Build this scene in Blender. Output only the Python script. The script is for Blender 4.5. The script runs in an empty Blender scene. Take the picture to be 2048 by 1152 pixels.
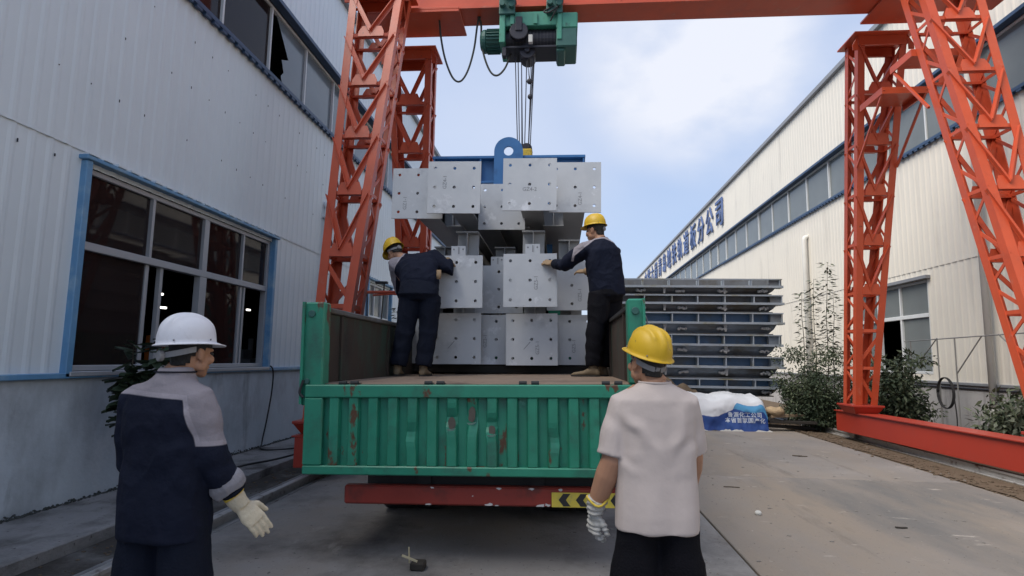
import bpy, bmesh, math, random
from mathutils import Vector, Matrix, noise
V = Vector
C = bpy.context.scene.collection
S = bpy.context.scene
rnd = random.Random(7)

# ------------------------------------------------------------------ camera
cam = bpy.data.cameras.new('camera'); co = bpy.data.objects.new('camera', cam); C.objects.link(co)
yaw, pitch, roll = math.radians(4.7252), math.radians(6.8368), math.radians(0.9)
fwd = V((-math.sin(yaw)*math.cos(pitch), math.cos(yaw)*math.cos(pitch), math.sin(pitch)))
r0 = V((math.cos(yaw), math.sin(yaw), 0)); u0 = r0.cross(fwd)
rt = r0*math.cos(roll) + u0*math.sin(roll); upv = rt.cross(fwd)
co.matrix_world = Matrix(((rt.x, upv.x, -fwd.x, 0), (rt.y, upv.y, -fwd.y, 0), (rt.z, upv.z, -fwd.z, 1.5), (0, 0, 0, 1)))
cam.sensor_width = 36; cam.lens = 1180/2048*36; cam.clip_start = 0.05; cam.clip_end = 2000
S.camera = co

# ------------------------------------------------------------------ sky and sun
SUN_EL, SUN_AZ = math.radians(52), math.radians(-122)      # azimuth from +Y towards +X
w = bpy.data.worlds.new('World'); S.world = w; w.use_nodes = True
nt = w.node_tree; nt.nodes.clear()
def N(t, **k):
    n = nt.nodes.new(t)
    for a, b in k.items(): setattr(n, a, b)
    return n
out = N('ShaderNodeOutputWorld'); bg = N('ShaderNodeBackground'); bg.inputs[1].default_value = 0.1
sky = N('ShaderNodeTexSky', sky_type='NISHITA', sun_disc=False, sun_elevation=SUN_EL, sun_rotation=SUN_AZ)
sky.air_density = 1.2; sky.dust_density = 1.0
tc = N('ShaderNodeTexCoord')
mp = N('ShaderNodeMapping'); mp.inputs['Scale'].default_value = (1, 1, 1.7); mp.inputs['Location'].default_value = (0.35, 0.1, 0.2)
nt.links.new(tc.outputs['Generated'], mp.inputs[0])
nz = N('ShaderNodeTexNoise'); nz.inputs['Scale'].default_value = 2.1; nz.inputs['Detail'].default_value = 7; nz.inputs['Roughness'].default_value = 0.5
nt.links.new(mp.outputs[0], nz.inputs[0])
rmp = N('ShaderNodeValToRGB'); rmp.color_ramp.elements[0].position = 0.40; rmp.color_ramp.elements[1].position = 0.66
nt.links.new(nz.outputs['Fac'], rmp.inputs[0])
def bump_dir(d, p0, p1, amt):
    """a soft cloud round one direction of the sky"""
    dp = N('ShaderNodeVectorMath', operation='DOT_PRODUCT'); dp.inputs[1].default_value = V(d).normalized()
    nrm = N('ShaderNodeVectorMath', operation='NORMALIZE'); nt.links.new(tc.outputs['Generated'], nrm.inputs[0]); nt.links.new(nrm.outputs[0], dp.inputs[0])
    mr = N('ShaderNodeMapRange', interpolation_type='SMOOTHSTEP'); mr.inputs['From Min'].default_value = p0; mr.inputs['From Max'].default_value = p1
    mr.inputs['To Min'].default_value = 0; mr.inputs['To Max'].default_value = amt
    nt.links.new(dp.outputs['Value'], mr.inputs[0]); return mr.outputs[0]
def vdir(u, v): return tuple(fwd + rt*((u-1024)/1180) - upv*((v-576)/1180))
def madd(a, b, op='ADD'):
    m = N('ShaderNodeMath', operation=op)
    for i, x in enumerate((a, b)):
        if isinstance(x, (int, float)): m.inputs[i].default_value = x
        else: nt.links.new(x, m.inputs[i])
    return m.outputs[0]
nz2 = N('ShaderNodeTexNoise'); nz2.inputs['Scale'].default_value = 6.5; nz2.inputs['Detail'].default_value = 6; nz2.inputs['Roughness'].default_value = 0.5
nt.links.new(mp.outputs[0], nz2.inputs[0])
wsp = N('ShaderNodeMapRange'); wsp.inputs['From Min'].default_value = 0.32; wsp.inputs['From Max'].default_value = 0.62; wsp.inputs['To Min'].default_value = 0.35; wsp.inputs['To Max'].default_value = 1.15
nt.links.new(nz2.outputs['Fac'], wsp.inputs[0])
cl = madd(madd(rmp.outputs[0], 0.18, 'MULTIPLY'), madd(bump_dir((0.19, 0.86, 0.46), 0.978, 0.9995, 0.85), wsp.outputs[0], 'MULTIPLY'))
cl = madd(cl, madd(bump_dir((0.35, 0.84, 0.41), 0.968, 1.0, 0.30), wsp.outputs[0], 'MULTIPLY'))
cl = madd(cl, bump_dir((-0.12, 0.9, 0.38), 0.955, 1.0, 0.22))
cl = madd(cl, 1.0, 'MINIMUM')
haze = N('ShaderNodeMixRGB'); haze.inputs[0].default_value = 0.72; haze.inputs[2].default_value = (3.0, 3.72, 5.35, 1)
nt.links.new(sky.outputs[0], haze.inputs[1])
mix = N('ShaderNodeMixRGB'); mix.inputs[2].default_value = (4.95, 5.15, 5.75, 1)
nt.links.new(cl, mix.inputs[0]); nt.links.new(haze.outputs[0], mix.inputs[1])
nt.links.new(mix.outputs[0], bg.inputs[0]); nt.links.new(bg.outputs[0], out.inputs[0])
sun = bpy.data.lights.new('sun', 'SUN'); sun.energy = 2.7; sun.angle = math.radians(45); sun.color = (1, 0.93, 0.82)
so = bpy.data.objects.new('sun', sun); C.objects.link(so)
sd = V((math.sin(SUN_AZ)*math.cos(SUN_EL), math.cos(SUN_AZ)*math.cos(SUN_EL), math.sin(SUN_EL)))
so.rotation_euler = sd.to_track_quat('Z', 'Y').to_euler(); so.location = (-20, 10, 30)
vs = S.view_settings; vs.view_transform = 'Standard'; vs.look = 'None'; vs.gamma = 1; vs.exposure = 0.80; vs.use_curve_mapping = False
S.cycles.max_bounces = 6; S.cycles.use_denoising = True
try: S.cycles.use_adaptive_sampling = True
except Exception: pass

# ------------------------------------------------------------------ materials
def mat(name, col, rough=0.6, metal=0.0, var=0.12, scale=4.0, bump=0.0, bscale=60.0, stain=None, stretch=None, spec=0.5, coat=0.0):
    """procedural paint / metal / cloth: colour variation, optional stains (colour, low, high, scale), optional relief"""
    m = bpy.data.materials.new(name); m.use_nodes = True; t = m.node_tree; n = t.nodes; L = t.links
    b = n['Principled BSDF']; b.inputs['Metallic'].default_value = metal; b.inputs['Roughness'].default_value = rough
    b.inputs['Specular IOR Level'].default_value = spec; b.inputs['Coat Weight'].default_value = coat
    txc = n.new('ShaderNodeTexCoord'); mpn = n.new('ShaderNodeMapping')
    oi = n.new('ShaderNodeObjectInfo'); sc_ = n.new('ShaderNodeMath'); sc_.operation = 'MULTIPLY'; sc_.inputs[1].default_value = 37.0; L.new(oi.outputs['Random'], sc_.inputs[0])
    tx = n.new('ShaderNodeVectorMath'); tx.operation = 'ADD'; L.new(txc.outputs['Object'], tx.inputs[0]); L.new(sc_.outputs[0], tx.inputs[1])   # every copy gets its own patch of the pattern
    L.new(tx.outputs[0], mpn.inputs[0])
    if stretch: mpn.inputs['Scale'].default_value = stretch
    nz = n.new('ShaderNodeTexNoise'); nz.inputs['Scale'].default_value = scale; nz.inputs['Detail'].default_value = 6; nz.inputs['Roughness'].default_value = 0.6
    L.new(mpn.outputs[0], nz.inputs[0])
    mx = n.new('ShaderNodeMixRGB'); c = V(col)
    mx.inputs[1].default_value = (*(c*(1-var*1.6)), 1); mx.inputs[2].default_value = (*(c*(1+var*1.6)), 1)
    L.new(nz.outputs['Fac'], mx.inputs[0]); last = mx.outputs[0]
    for st in ([stain] if stain and not isinstance(stain, list) else (stain or [])):
        sc, lo, hi, ss = st[:4]
        n2 = n.new('ShaderNodeTexNoise'); n2.inputs['Scale'].default_value = ss; n2.inputs['Detail'].default_value = 8; n2.inputs['Roughness'].default_value = 0.65
        if len(st) > 4:
            mp2 = n.new('ShaderNodeMapping'); mp2.inputs['Scale'].default_value = st[4]; mp2.inputs['Location'].default_value = (3.1, 1.7, 0.4)
            L.new(tx.outputs[0], mp2.inputs[0]); L.new(mp2.outputs[0], n2.inputs[0])
        else: L.new(tx.outputs[0], n2.inputs[0])
        r = n.new('ShaderNodeMapRange'); r.inputs['From Min'].default_value = lo; r.inputs['From Max'].default_value = hi; L.new(n2.outputs['Fac'], r.inputs[0])
        m2 = n.new('ShaderNodeMixRGB'); m2.inputs[2].default_value = (*sc, 1); L.new(r.outputs[0], m2.inputs[0]); L.new(last, m2.inputs[1]); last = m2.outputs[0]
    L.new(last, b.inputs['Base Color'])
    rr = n.new('ShaderNodeMapRange'); rr.inputs['To Min'].default_value = max(0.03, rough-0.12); rr.inputs['To Max'].default_value = min(1, rough+0.12)
    L.new(nz.outputs['Fac'], rr.inputs[0]); L.new(rr.outputs[0], b.inputs['Roughness'])
    if bump:
        n3 = n.new('ShaderNodeTexNoise'); n3.inputs['Scale'].default_value = bscale; n3.inputs['Detail'].default_value = 5; L.new(mpn.outputs[0], n3.inputs[0])
        bp = n.new('ShaderNodeBump'); bp.inputs['Strength'].default_value = bump; bp.inputs['Distance'].default_value = 0.02
        L.new(n3.outputs['Fac'], bp.inputs['Height']); L.new(bp.outputs[0], b.inputs['Normal'])
    return m
def zone_mat(name, colA, colB, rough=0.85, bump=0.75):
    """cloth of two colours divided along the seam stored in the attribute 'seam'"""
    m = mat(name, colA, rough, spec=0.12, var=0.1, scale=9, bump=bump, bscale=13); t = m.node_tree; n = t.nodes; L = t.links
    b = n['Principled BSDF']; src = b.inputs['Base Color'].links[0].from_socket
    a = n.new('ShaderNodeAttribute'); a.attribute_name = 'seam'
    r = n.new('ShaderNodeMapRange'); r.inputs['From Min'].default_value = -0.0025; r.inputs['From Max'].default_value = 0.0025; L.new(a.outputs['Fac'], r.inputs[0])
    mx = n.new('ShaderNodeMixRGB'); mx.inputs[2].default_value = (*colB, 1); L.new(r.outputs[0], mx.inputs[0]); L.new(src, mx.inputs[1])
    r2 = n.new('ShaderNodeMapRange'); r2.inputs['From Min'].default_value = 0.022; r2.inputs['From Max'].default_value = 0.018; L.new(a.outputs['Fac'], r2.inputs[0])
    pp = n.new('ShaderNodeMixRGB'); pp.inputs[1].default_value = (*colB, 1); pp.inputs[2].default_value = (*(V(colB)*1.22), 1); L.new(r2.outputs[0], pp.inputs[0]); L.new(pp.outputs[0], mx.inputs[2])
    L.new(mx.outputs[0], b.inputs['Base Color'])
    return m
def glass(name, tint, refl_rough=0.03, trans=0.5, base=(0.1, 0.12, 0.13)):
    """window glass: partly see-through, partly opaque with a mottled tint, reflecting at grazing angles"""
    m = bpy.data.materials.new(name); m.use_nodes = True; t = m.node_tree; n = t.nodes; L = t.links
    o = n['Material Output']; p = n['Principled BSDF']; p.inputs['Base Color'].default_value = (*base, 1); p.inputs['Roughness'].default_value = refl_rough
    tx = n.new('ShaderNodeTexCoord'); nz = n.new('ShaderNodeTexNoise'); nz.inputs['Scale'].default_value = 0.9; nz.inputs['Detail'].default_value = 5; L.new(tx.outputs['Object'], nz.inputs[0])
    mc = n.new('ShaderNodeMixRGB'); mc.inputs[1].default_value = (*(V(base)*0.7), 1); mc.inputs[2].default_value = (*(V(base)*1.3), 1); L.new(nz.outputs['Fac'], mc.inputs[0]); L.new(mc.outputs[0], p.inputs['Base Color'])
    tr = n.new('ShaderNodeBsdfTransparent'); tr.inputs[0].default_value = (*tint, 1)
    mx = n.new('ShaderNodeMixShader'); mx.inputs[0].default_value = 1-trans; L.new(tr.outputs[0], mx.inputs[1]); L.new(p.outputs[0], mx.inputs[2]); L.new(mx.outputs[0], o.inputs[0])
    return m
def lamp_mat(name, col, e):
    m = bpy.data.materials.new(name); m.use_nodes = True; b = m.node_tree.nodes['Principled BSDF']
    b.inputs['Emission Color'].default_value = (*col, 1); b.inputs['Emission Strength'].default_value = e; return m

RUST = (0.10, 0.045, 0.022)
M = dict(
 concrete=mat('concrete_yard', (0.215, 0.21, 0.208), 0.85, var=0.22, scale=0.9, bump=0.3, bscale=45, spec=0.25,
     stain=[((0.23, 0.185, 0.145), 0.48, 0.70, 0.22), ((0.085, 0.08, 0.078), 0.50, 0.70, 0.8), ((0.27, 0.265, 0.26), 0.58, 0.72, 3.0, (1, 0.3, 1)), ((0.07, 0.068, 0.065), 0.64, 0.68, 26), ((0.33, 0.32, 0.31), 0.67, 0.70, 19)]),
 concrete2=mat('dusty_concrete', (0.215, 0.20, 0.19), 0.9, var=0.22, scale=0.8, bump=0.35, bscale=40, spec=0.2,
     stain=[((0.245, 0.208, 0.172), 0.44, 0.66, 0.35, (1.6, 0.5, 1)), ((0.15, 0.145, 0.14), 0.50, 0.66, 0.6, (1, 0.3, 1)), ((0.12, 0.105, 0.09), 0.60, 0.74, 1.2, (1.3, 0.25, 1)), ((0.34, 0.31, 0.28), 0.63, 0.70, 4.5, (0.5, 1.2, 1)), ((0.075, 0.065, 0.055), 0.65, 0.69, 22), ((0.36, 0.34, 0.31), 0.67, 0.70, 17)]),
 old_concrete=mat('old_concrete', (0.26, 0.25, 0.245), 0.9, var=0.22, scale=2, bump=0.4, bscale=40, spec=0.2, stain=[((0.08, 0.075, 0.07), 0.48, 0.68, 1.3), ((0.3, 0.29, 0.28), 0.58, 0.70, 3.0, (1.5, 0.3, 1)), ((0.06, 0.055, 0.05), 0.63, 0.68, 20)]),
 trench=mat('trench_dirt', (0.065, 0.058, 0.052), 0.95, var=0.3, scale=3, bump=0.5, bscale=25, spec=0.1, stain=((0.17, 0.16, 0.15), 0.5, 0.65, 1.2)),
 dirt=mat('dirt', (0.12, 0.09, 0.065), 0.95, var=0.3, scale=4, bump=0.6, bscale=22, spec=0.1),
 rail=mat('rail_steel', (0.50, 0.49, 0.48), 0.38, 0.5, var=0.2, scale=8, stain=(RUST, 0.56, 0.70, 6)),
 clad_blue=mat('pale_blue_cladding', (0.68, 0.74, 0.77), 0.5, var=0.04, scale=1.2, stain=((0.61, 0.66, 0.69), 0.55, 0.8, 1.0, (1, 3.0, 0.35))),
 clad_cream=mat('cream_cladding', (0.70, 0.66, 0.58), 0.5, var=0.04, scale=1.0, stain=((0.50, 0.47, 0.42), 0.56, 0.8, 0.9, (1, 2.5, 0.3))),
 plinth=mat('plinth_render', (0.52, 0.57, 0.61), 0.85, var=0.12, scale=1.5, bump=0.2, bscale=20, spec=0.25,
     stain=[((0.31, 0.33, 0.35), 0.47, 0.72, 1.1, (1, 1.0, 0.55)), ((0.11, 0.11, 0.11), 0.58, 0.78, 1.0, (1, 1.7, 0.35)), ((0.60, 0.63, 0.66), 0.58, 0.74, 1.7, (1, 1.1, 0.8))]),
 plinth_grey=mat('grey_plinth', (0.40, 0.39, 0.39), 0.85, var=0.12, scale=1.5, bump=0.2, bscale=20, spec=0.25, stain=((0.2, 0.19, 0.19), 0.52, 0.72, 1.1, (1, 2.6, 0.4))),
 moss=mat('damp_moss', (0.055, 0.06, 0.055), 0.95, var=0.3, scale=9, bump=0.5, bscale=40),
 flash_blue=mat('blue_flashing', (0.12, 0.28, 0.47), 0.45, var=0.12, scale=3, stain=((0.26, 0.40, 0.52), 0.50, 0.66, 2.5)),
 flash_dark=mat('dark_blue_edge', (0.035, 0.07, 0.14), 0.5, var=0.15),
 alu=mat('aluminium_frame', (0.42, 0.43, 0.45), 0.45, 0.3, var=0.06, scale=5),
 white_frame=mat('white_frame', (0.62, 0.64, 0.65), 0.5, var=0.06, scale=5),
 grey_trim=mat('grey_trim', (0.22, 0.23, 0.25), 0.5, var=0.1),
 glass_dark=glass('window_glass', (0.55, 0.5, 0.5), 0.04, 0.55, (0.045, 0.032, 0.03)),
 glass_band=glass('sky_tint_glass', (0.6, 0.65, 0.7), 0.12, 0.22, (0.20, 0.235, 0.26)),  # pale blue-grey of reflected sky put into the glass colour
 glass_right=glass('grey_glass', (0.6, 0.66, 0.66), 0.10, 0.22, (0.20, 0.22, 0.22)),
 inside=mat('dark_interior', (0.035, 0.035, 0.04), 0.9, var=0.2),
 lamp=lamp_mat('lit_lamp', (1, 0.97, 0.9), 2.5),
 orange=mat('orange_paint', (0.55, 0.16, 0.03), 0.5),
 crane=mat('red_crane_paint', (0.51, 0.078, 0.030), 0.42, var=0.12, scale=2.5, bump=0.04, bscale=30, stain=[((0.41, 0.066, 0.032), 0.52, 0.74, 3.0), ((0.50, 0.14, 0.085), 0.60, 0.74, 6.0), (RUST, 0.68, 0.72, 8.0)]),
 crane_girder=mat('red_girder_paint', (0.36, 0.036, 0.020), 0.4, var=0.1, scale=1.5, stain=((0.33, 0.045, 0.03), 0.55, 0.75, 2.0)),
 hoist=mat('hoist_green', (0.06, 0.27, 0.19), 0.45, var=0.12, scale=5, stain=((0.03, 0.07, 0.06), 0.55, 0.7, 5)),
 hoist_dark=mat('hoist_dark_green', (0.03, 0.11, 0.095), 0.5, var=0.2, scale=8),
 greasy=mat('greasy_steel', (0.03, 0.03, 0.04), 0.5, 0.4, var=0.3, scale=9),
 rope=mat('wire_rope', (0.055, 0.055, 0.065), 0.6, 0.5, var=0.2, scale=40),
 rubber=mat('black_rubber', (0.018, 0.018, 0.02), 0.75, var=0.2, scale=20),
 cable=mat('cable_sheath', (0.045, 0.05, 0.045), 0.6, var=0.2),
 yellow=mat('yellow_paint', (0.55, 0.38, 0.03), 0.5, var=0.15, stain=((0.12, 0.09, 0.05), 0.55, 0.7, 12)),
 blue_steel=mat('blue_beam_paint', (0.03, 0.135, 0.34), 0.42, var=0.14, scale=3, stain=((0.02, 0.08, 0.22), 0.55, 0.75, 4)),
 galv=mat('galvanised_steel', (0.55, 0.565, 0.58), 0.48, 0.28, var=0.10, scale=3.2, bump=0.02, bscale=80,
     stain=[((0.74, 0.75, 0.77), 0.60, 0.68, 2.8), ((0.36, 0.37, 0.39), 0.58, 0.80, 2.4)]),
 galv_beam=mat('galvanised_beam', (0.36, 0.37, 0.38), 0.5, 0.3, var=0.14, scale=3),
 marker=mat('marker_ink', (0.24, 0.245, 0.26), 0.8, var=0.3, scale=60),
 timber=mat('dark_timber', (0.03, 0.026, 0.022), 0.9, var=0.3, scale=5, stretch=(0.2, 3, 3)),
 pale_timber=mat('pale_timber', (0.30, 0.22, 0.14), 0.85, var=0.2, scale=5, stretch=(0.2, 3, 3), bump=0.2, bscale=40),
 truck_green=mat('truck_green', (0.022, 0.225, 0.142), 0.42, var=0.16, scale=3.5, bump=0.03, bscale=30,
     stain=[((0.03, 0.11, 0.08), 0.52, 0.70, 2.6), (RUST, 0.605, 0.635, 4.2, (1, 1, 0.5)), ((0.10, 0.33, 0.25), 0.66, 0.74, 7.0)]),
 bare=mat('bare_scraped_steel', (0.085, 0.075, 0.06), 0.6, 0.2, var=0.3, scale=14),
 lip=mat('scraped_pale_paint', (0.25, 0.42, 0.35), 0.4, var=0.2, scale=14),
 truck_rust=mat('rusty_inner_wall', (0.042, 0.029, 0.022), 0.85, var=0.25, scale=3, stain=[((0.03, 0.055, 0.04), 0.5, 0.62, 2.2, (1, 1, 0.4)), ((0.02, 0.016, 0.014), 0.56, 0.72, 1.6)]),
 bed=mat('worn_bed_floor', (0.23, 0.165, 0.12), 0.85, var=0.2, scale=2, bump=0.15, bscale=20, stretch=(1, 0.4, 1), stain=((0.11, 0.075, 0.055), 0.52, 0.7, 2.2)),
 chassis=mat('dark_chassis', (0.02, 0.021, 0.023), 0.7, var=0.3, scale=5),
 bumper=mat('red_bumper_paint', (0.24, 0.028, 0.018), 0.5, var=0.16, scale=4, stain=((0.09, 0.025, 0.02), 0.54, 0.7, 3)),
 white_chip=mat('chipped_primer', (0.55, 0.54, 0.53), 0.7, var=0.15),
 sign_yellow=mat('reflective_yellow', (0.62, 0.50, 0.07), 0.4, var=0.12, scale=12, stain=((0.45, 0.38, 0.1), 0.5, 0.7, 20)),
 black=mat('black_print', (0.022, 0.022, 0.024), 0.5, var=0.2),
 mould=mat('steel_mould_blue', (0.20, 0.24, 0.29), 0.6, 0.2, var=0.25, scale=2.5, stain=[((0.10, 0.095, 0.085), 0.46, 0.62, 1.2, (0.5, 1, 1)), ((0.22, 0.23, 0.24), 0.60, 0.74, 3.5)]),
 mould_brown=mat('steel_mould_dark', (0.15, 0.16, 0.175), 0.65, 0.2, var=0.25, scale=2.5, stain=[((0.10, 0.088, 0.07), 0.48, 0.62, 1.2), ((0.2, 0.2, 0.2), 0.62, 0.74, 4)]),
 mould_rim=mat('mould_rim', (0.30, 0.34, 0.39), 0.55, 0.2, var=0.2, scale=3, stain=((0.22, 0.21, 0.15), 0.52, 0.66, 1.5)),
 mould_panel=mat('mould_blue_panel', (0.075, 0.145, 0.25), 0.55, 0.1, var=0.25, scale=2, stain=((0.09, 0.11, 0.13), 0.5, 0.66, 1.6)),
 lump=mat('cement_smeared_lug', (0.34, 0.34, 0.34), 0.9, var=0.25, scale=12, bump=0.5, bscale=50),
 tarp_text=mat('white_print', (0.50, 0.56, 0.66), 0.6, var=0.1),
 sack=mat('tan_sack', (0.38, 0.28, 0.17), 0.8, var=0.15, scale=8, bump=0.3, bscale=30),
 sign_blue=mat('blue_letter', (0.075, 0.12, 0.27), 0.5, var=0.08),
 pipe_white=mat('white_plastic_pipe', (0.62, 0.61, 0.57), 0.5, var=0.06),
 thin_rod=mat('thin_grey_rod', (0.24, 0.24, 0.23), 0.6, 0.3, var=0.15),
 bark=mat('bark', (0.07, 0.055, 0.04), 0.9, var=0.3, scale=20),
 leaf=mat('dark_leaf', (0.042, 0.062, 0.035), 0.5, var=0.35, scale=3, spec=0.3),
 leaf2=mat('olive_leaf', (0.085, 0.105, 0.060), 0.6, var=0.35, scale=3, spec=0.3),
 leaf3=mat('grey_green_leaf', (0.10, 0.115, 0.082), 0.6, var=0.3, scale=3, spec=0.3),
 skin=mat('skin', (0.40, 0.215, 0.135), 0.5, var=0.08, scale=14, bump=0.05, bscale=150, spec=0.35),
 hair=mat('black_hair', (0.012, 0.011, 0.012), 0.55, var=0.3, scale=60, bump=0.6, bscale=250),
 jacket=zone_mat('work_jacket', (0.0105, 0.0135, 0.027), (0.255, 0.235, 0.26)),
 grey_cuff=mat('grey_lining', (0.24, 0.235, 0.26), 0.8, var=0.12, scale=20, bump=0.3, bscale=60),
 trousers=mat('navy_trousers', (0.010, 0.013, 0.024), 0.85, spec=0.12, var=0.15, scale=8, bump=0.3, bscale=100),
 black_trousers=mat('black_trousers', (0.007, 0.007, 0.010), 0.85, spec=0.12, var=0.2, scale=8, bump=0.3, bscale=100),
 tee=mat('pale_tee', (0.52, 0.455, 0.43), 0.9, spec=0.15, var=0.03, scale=5, bump=0.22, bscale=13),
 helmet_white=mat('white_helmet_shell', (0.68, 0.69, 0.74), 0.42, var=0.05, scale=6, bump=0.03, bscale=40, stain=[((0.5, 0.5, 0.52), 0.60, 0.75, 9), ((0.42, 0.42, 0.43), 0.68, 0.70, 30)]),
 helmet_yellow=mat('yellow_helmet_shell', (0.60, 0.38, 0.012), 0.48, var=0.08, scale=5, bump=0.03, bscale=40, stain=[((0.42, 0.27, 0.02), 0.54, 0.72, 8), ((0.20, 0.15, 0.05), 0.65, 0.70, 22)]),
 strap=mat('grey_strap', (0.22, 0.22, 0.23), 0.6, var=0.1),
 glove_cream=mat('cream_glove', (0.56, 0.49, 0.36), 0.85, var=0.1, scale=14, bump=0.3, bscale=90),
 glove_grey=mat('pale_grey_glove', (0.46, 0.45, 0.42), 0.6, var=0.12, scale=12, bump=0.3, bscale=60),
 glove_tan=mat('tan_glove', (0.32, 0.22, 0.13), 0.85, var=0.15, scale=14, bump=0.3, bscale=90),
 glove_yellow=mat('yellow_cuff', (0.60, 0.44, 0.06), 0.8, var=0.1),
 shoe=mat('tan_work_shoe', (0.17, 0.125, 0.075), 0.8, var=0.2, scale=14, bump=0.2, bscale=60),
 sole=mat('dark_sole', (0.03, 0.027, 0.025), 0.8),
 paper=mat('pale_scrap', (0.5, 0.5, 0.48), 0.8),
 stone=mat('stone', (0.20, 0.185, 0.17), 0.9, var=0.2, scale=20),
 stick=mat('stick', (0.40, 0.36, 0.24), 0.8),
 red_stain=mat('red_paint_splash', (0.25, 0.15, 0.19), 0.8, var=0.2),
)

# ------------------------------------------------------------------ mesh helpers
OFF = {}
class MB:
    def __init__(s): s.v = []; s.f = []; s.m = []
    def poly(s, pts, faces, mi=0):
        k = len(s.v); s.v += [V(p) for p in pts]
        for f in faces: s.f.append([i+k for i in f]); s.m.append(mi)
        return s
    def box(s, x0, x1, y0, y1, z0, z1, mi=0):
        p = [(x, y, z) for x in (x0, x1) for y in (y0, y1) for z in (z0, z1)]
        return s.poly(p, [(0, 1, 3, 2), (4, 6, 7, 5), (0, 4, 5, 1), (2, 3, 7, 6), (0, 2, 6, 4), (1, 5, 7, 3)], mi)
    def bar(s, a, b, wdt, h, up=(0, 0, 1), mi=0, ext=0.0, sh=(0, 0)):
        """rectangular bar from a to b; wdt across, h along 'up'; sh shifts the section"""
        a, b = V(a), V(b); d = (b-a).normalized(); a = a-d*ext; b = b+d*ext
        u = V(up); u = u-d*u.dot(d)
        if u.length < 1e-5: u = V((1, 0, 0))-d*d.x
        u.normalize(); x = d.cross(u)
        o = x*sh[0]+u*sh[1]; p = []
        for q in (a, b):
            for i, j in ((-1, -1), (1, -1), (1, 1), (-1, 1)): p.append(q+o+x*(i*wdt/2)+u*(j*h/2))
        return s.poly(p, [(0, 3, 2, 1), (4, 5, 6, 7), (0, 1, 5, 4), (1, 2, 6, 5), (2, 3, 7, 6), (3, 0, 4, 7)], mi)
    def loft(s, rings, mi=0, cap=True):
        n = len(rings[0]); k = len(s.v); fs = []; pts = [p for r in rings for p in r]
        for i in range(len(rings)-1):
            for j in range(n):
                a = i*n+j; b = i*n+(j+1) % n; fs.append((a, b, b+n, a+n))
        if cap: fs.append(tuple(range(n-1, -1, -1))); fs.append(tuple(range((len(rings)-1)*n, len(rings)*n)))
        return s.poly(pts, fs, mi)
    def tube(s, pts, r, n=8, mi=0, ref=None):
        """round or elliptic tube: r is a number, a list, or a list of (a, b)"""
        pts = [V(p) for p in pts]; rings = []; prev = None
        for i, p in enumerate(pts):
            d = (pts[min(i+1, len(pts)-1)]-pts[max(i-1, 0)]).normalized()
            if prev is None:
                u = V(ref) if ref else (V((0, 0, 1)) if abs(d.z) < 0.9 else V((1, 0, 0)))
            else: u = prev
            u = (u-d*u.dot(d)).normalized(); prev = u; x = d.cross(u)
            rr = r[i] if isinstance(r, (list, tuple)) else r
            ra, rb = rr if isinstance(rr, (list, tuple)) else (rr, rr)
            rings.append([p+x*(math.cos(t)*ra)+u*(math.sin(t)*rb) for t in (2*math.pi*j/n for j in range(n))])
        return s.loft(rings, mi)
    def ball(s, c, r, n=14, mi=0, ax=None):
        c = V(c); r = V(r) if not isinstance(r, (int, float)) else V((r, r, r))
        A = ax or Matrix.Identity(3); rings = []
        for i in range(n//2+1):
            t = math.pi*(0.02+0.96*i/(n//2)); rings.append([c+A @ V((r.x*math.sin(t)*math.cos(q), r.y*math.sin(t)*math.sin(q), -r.z*math.cos(t))) for q in (2*math.pi*j/n for j in range(n))])
        return s.loft(rings, mi)
    def prism(s, poly, o, ex, ey, d, mi=0):
        """polygon in the frame o + x*ex + y*ey pushed along d"""
        o, ex, ey, d = V(o), V(ex), V(ey), V(d); n = len(poly)
        a = [o+ex*x+ey*y for x, y in poly]
        return s.poly(a+[p+d for p in a], [tuple(range(n)), tuple(range(2*n-1, n-1, -1))]+[(i, i+n, (i+1) % n+n, (i+1) % n) for i in range(n)], mi)
    def build(s, name, ms, parent=None, smooth=False, bevel=0.0, label=None, kind=None, seg=1):
        off = OFF.get(parent.name, V((0, 0, 0))) if parent else V((0, 0, 0))
        me = bpy.data.meshes.new(name); me.from_pydata([p-off for p in s.v], [], s.f)
        for m_ in (ms if isinstance(ms, list) else [ms]): me.materials.append(m_)
        if isinstance(ms, list): me.polygons.foreach_set('material_index', s.m)
        bm = bmesh.new(); bm.from_mesh(me); bmesh.ops.recalc_face_normals(bm, faces=bm.faces); bm.to_mesh(me); bm.free()
        if smooth: me.polygons.foreach_set('use_smooth', [True]*len(me.polygons))
        me.update()
        return link(name, me, parent, bevel, label, kind, seg)
def link(name, me, parent=None, bevel=0.0, label=None, kind=None, seg=1):
    o = bpy.data.objects.new(name, me); C.objects.link(o)
    if parent: o.parent = parent; OFF[o.name] = OFF.get(parent.name, V((0, 0, 0)))
    if bevel:
        b = o.modifiers.new('bevel', 'BEVEL'); b.width = bevel; b.segments = seg; b.limit_method = 'ANGLE'; b.angle_limit = 0.6
    if label: o['label'] = label
    if kind: o['kind'] = kind
    return o
def tag(o, label, cat, group=None):
    o['label'] = label; o['category'] = cat
    if group: o['group'] = group
    return o
def thing(name, label, cat, loc=(0, 0, 0), group=None):
    """an Empty at the base of a thing; its parts are given in world coordinates"""
    o = bpy.data.objects.new(name, None); C.objects.link(o); o.location = loc; OFF[o.name] = V(loc); o.empty_display_size = 0.2
    return tag(o, label, cat, group)
def copy_tree(o, parent=None, keep_inverse=True):
    c = o.copy(); C.objects.link(c)
    if parent: c.parent = parent
    OFF[c.name] = OFF.get(o.name, V((0, 0, 0)))
    for ch in list(o.children): copy_tree(ch, c)
    return c
def structure(o): o['kind'] = 'structure'; return o
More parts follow.
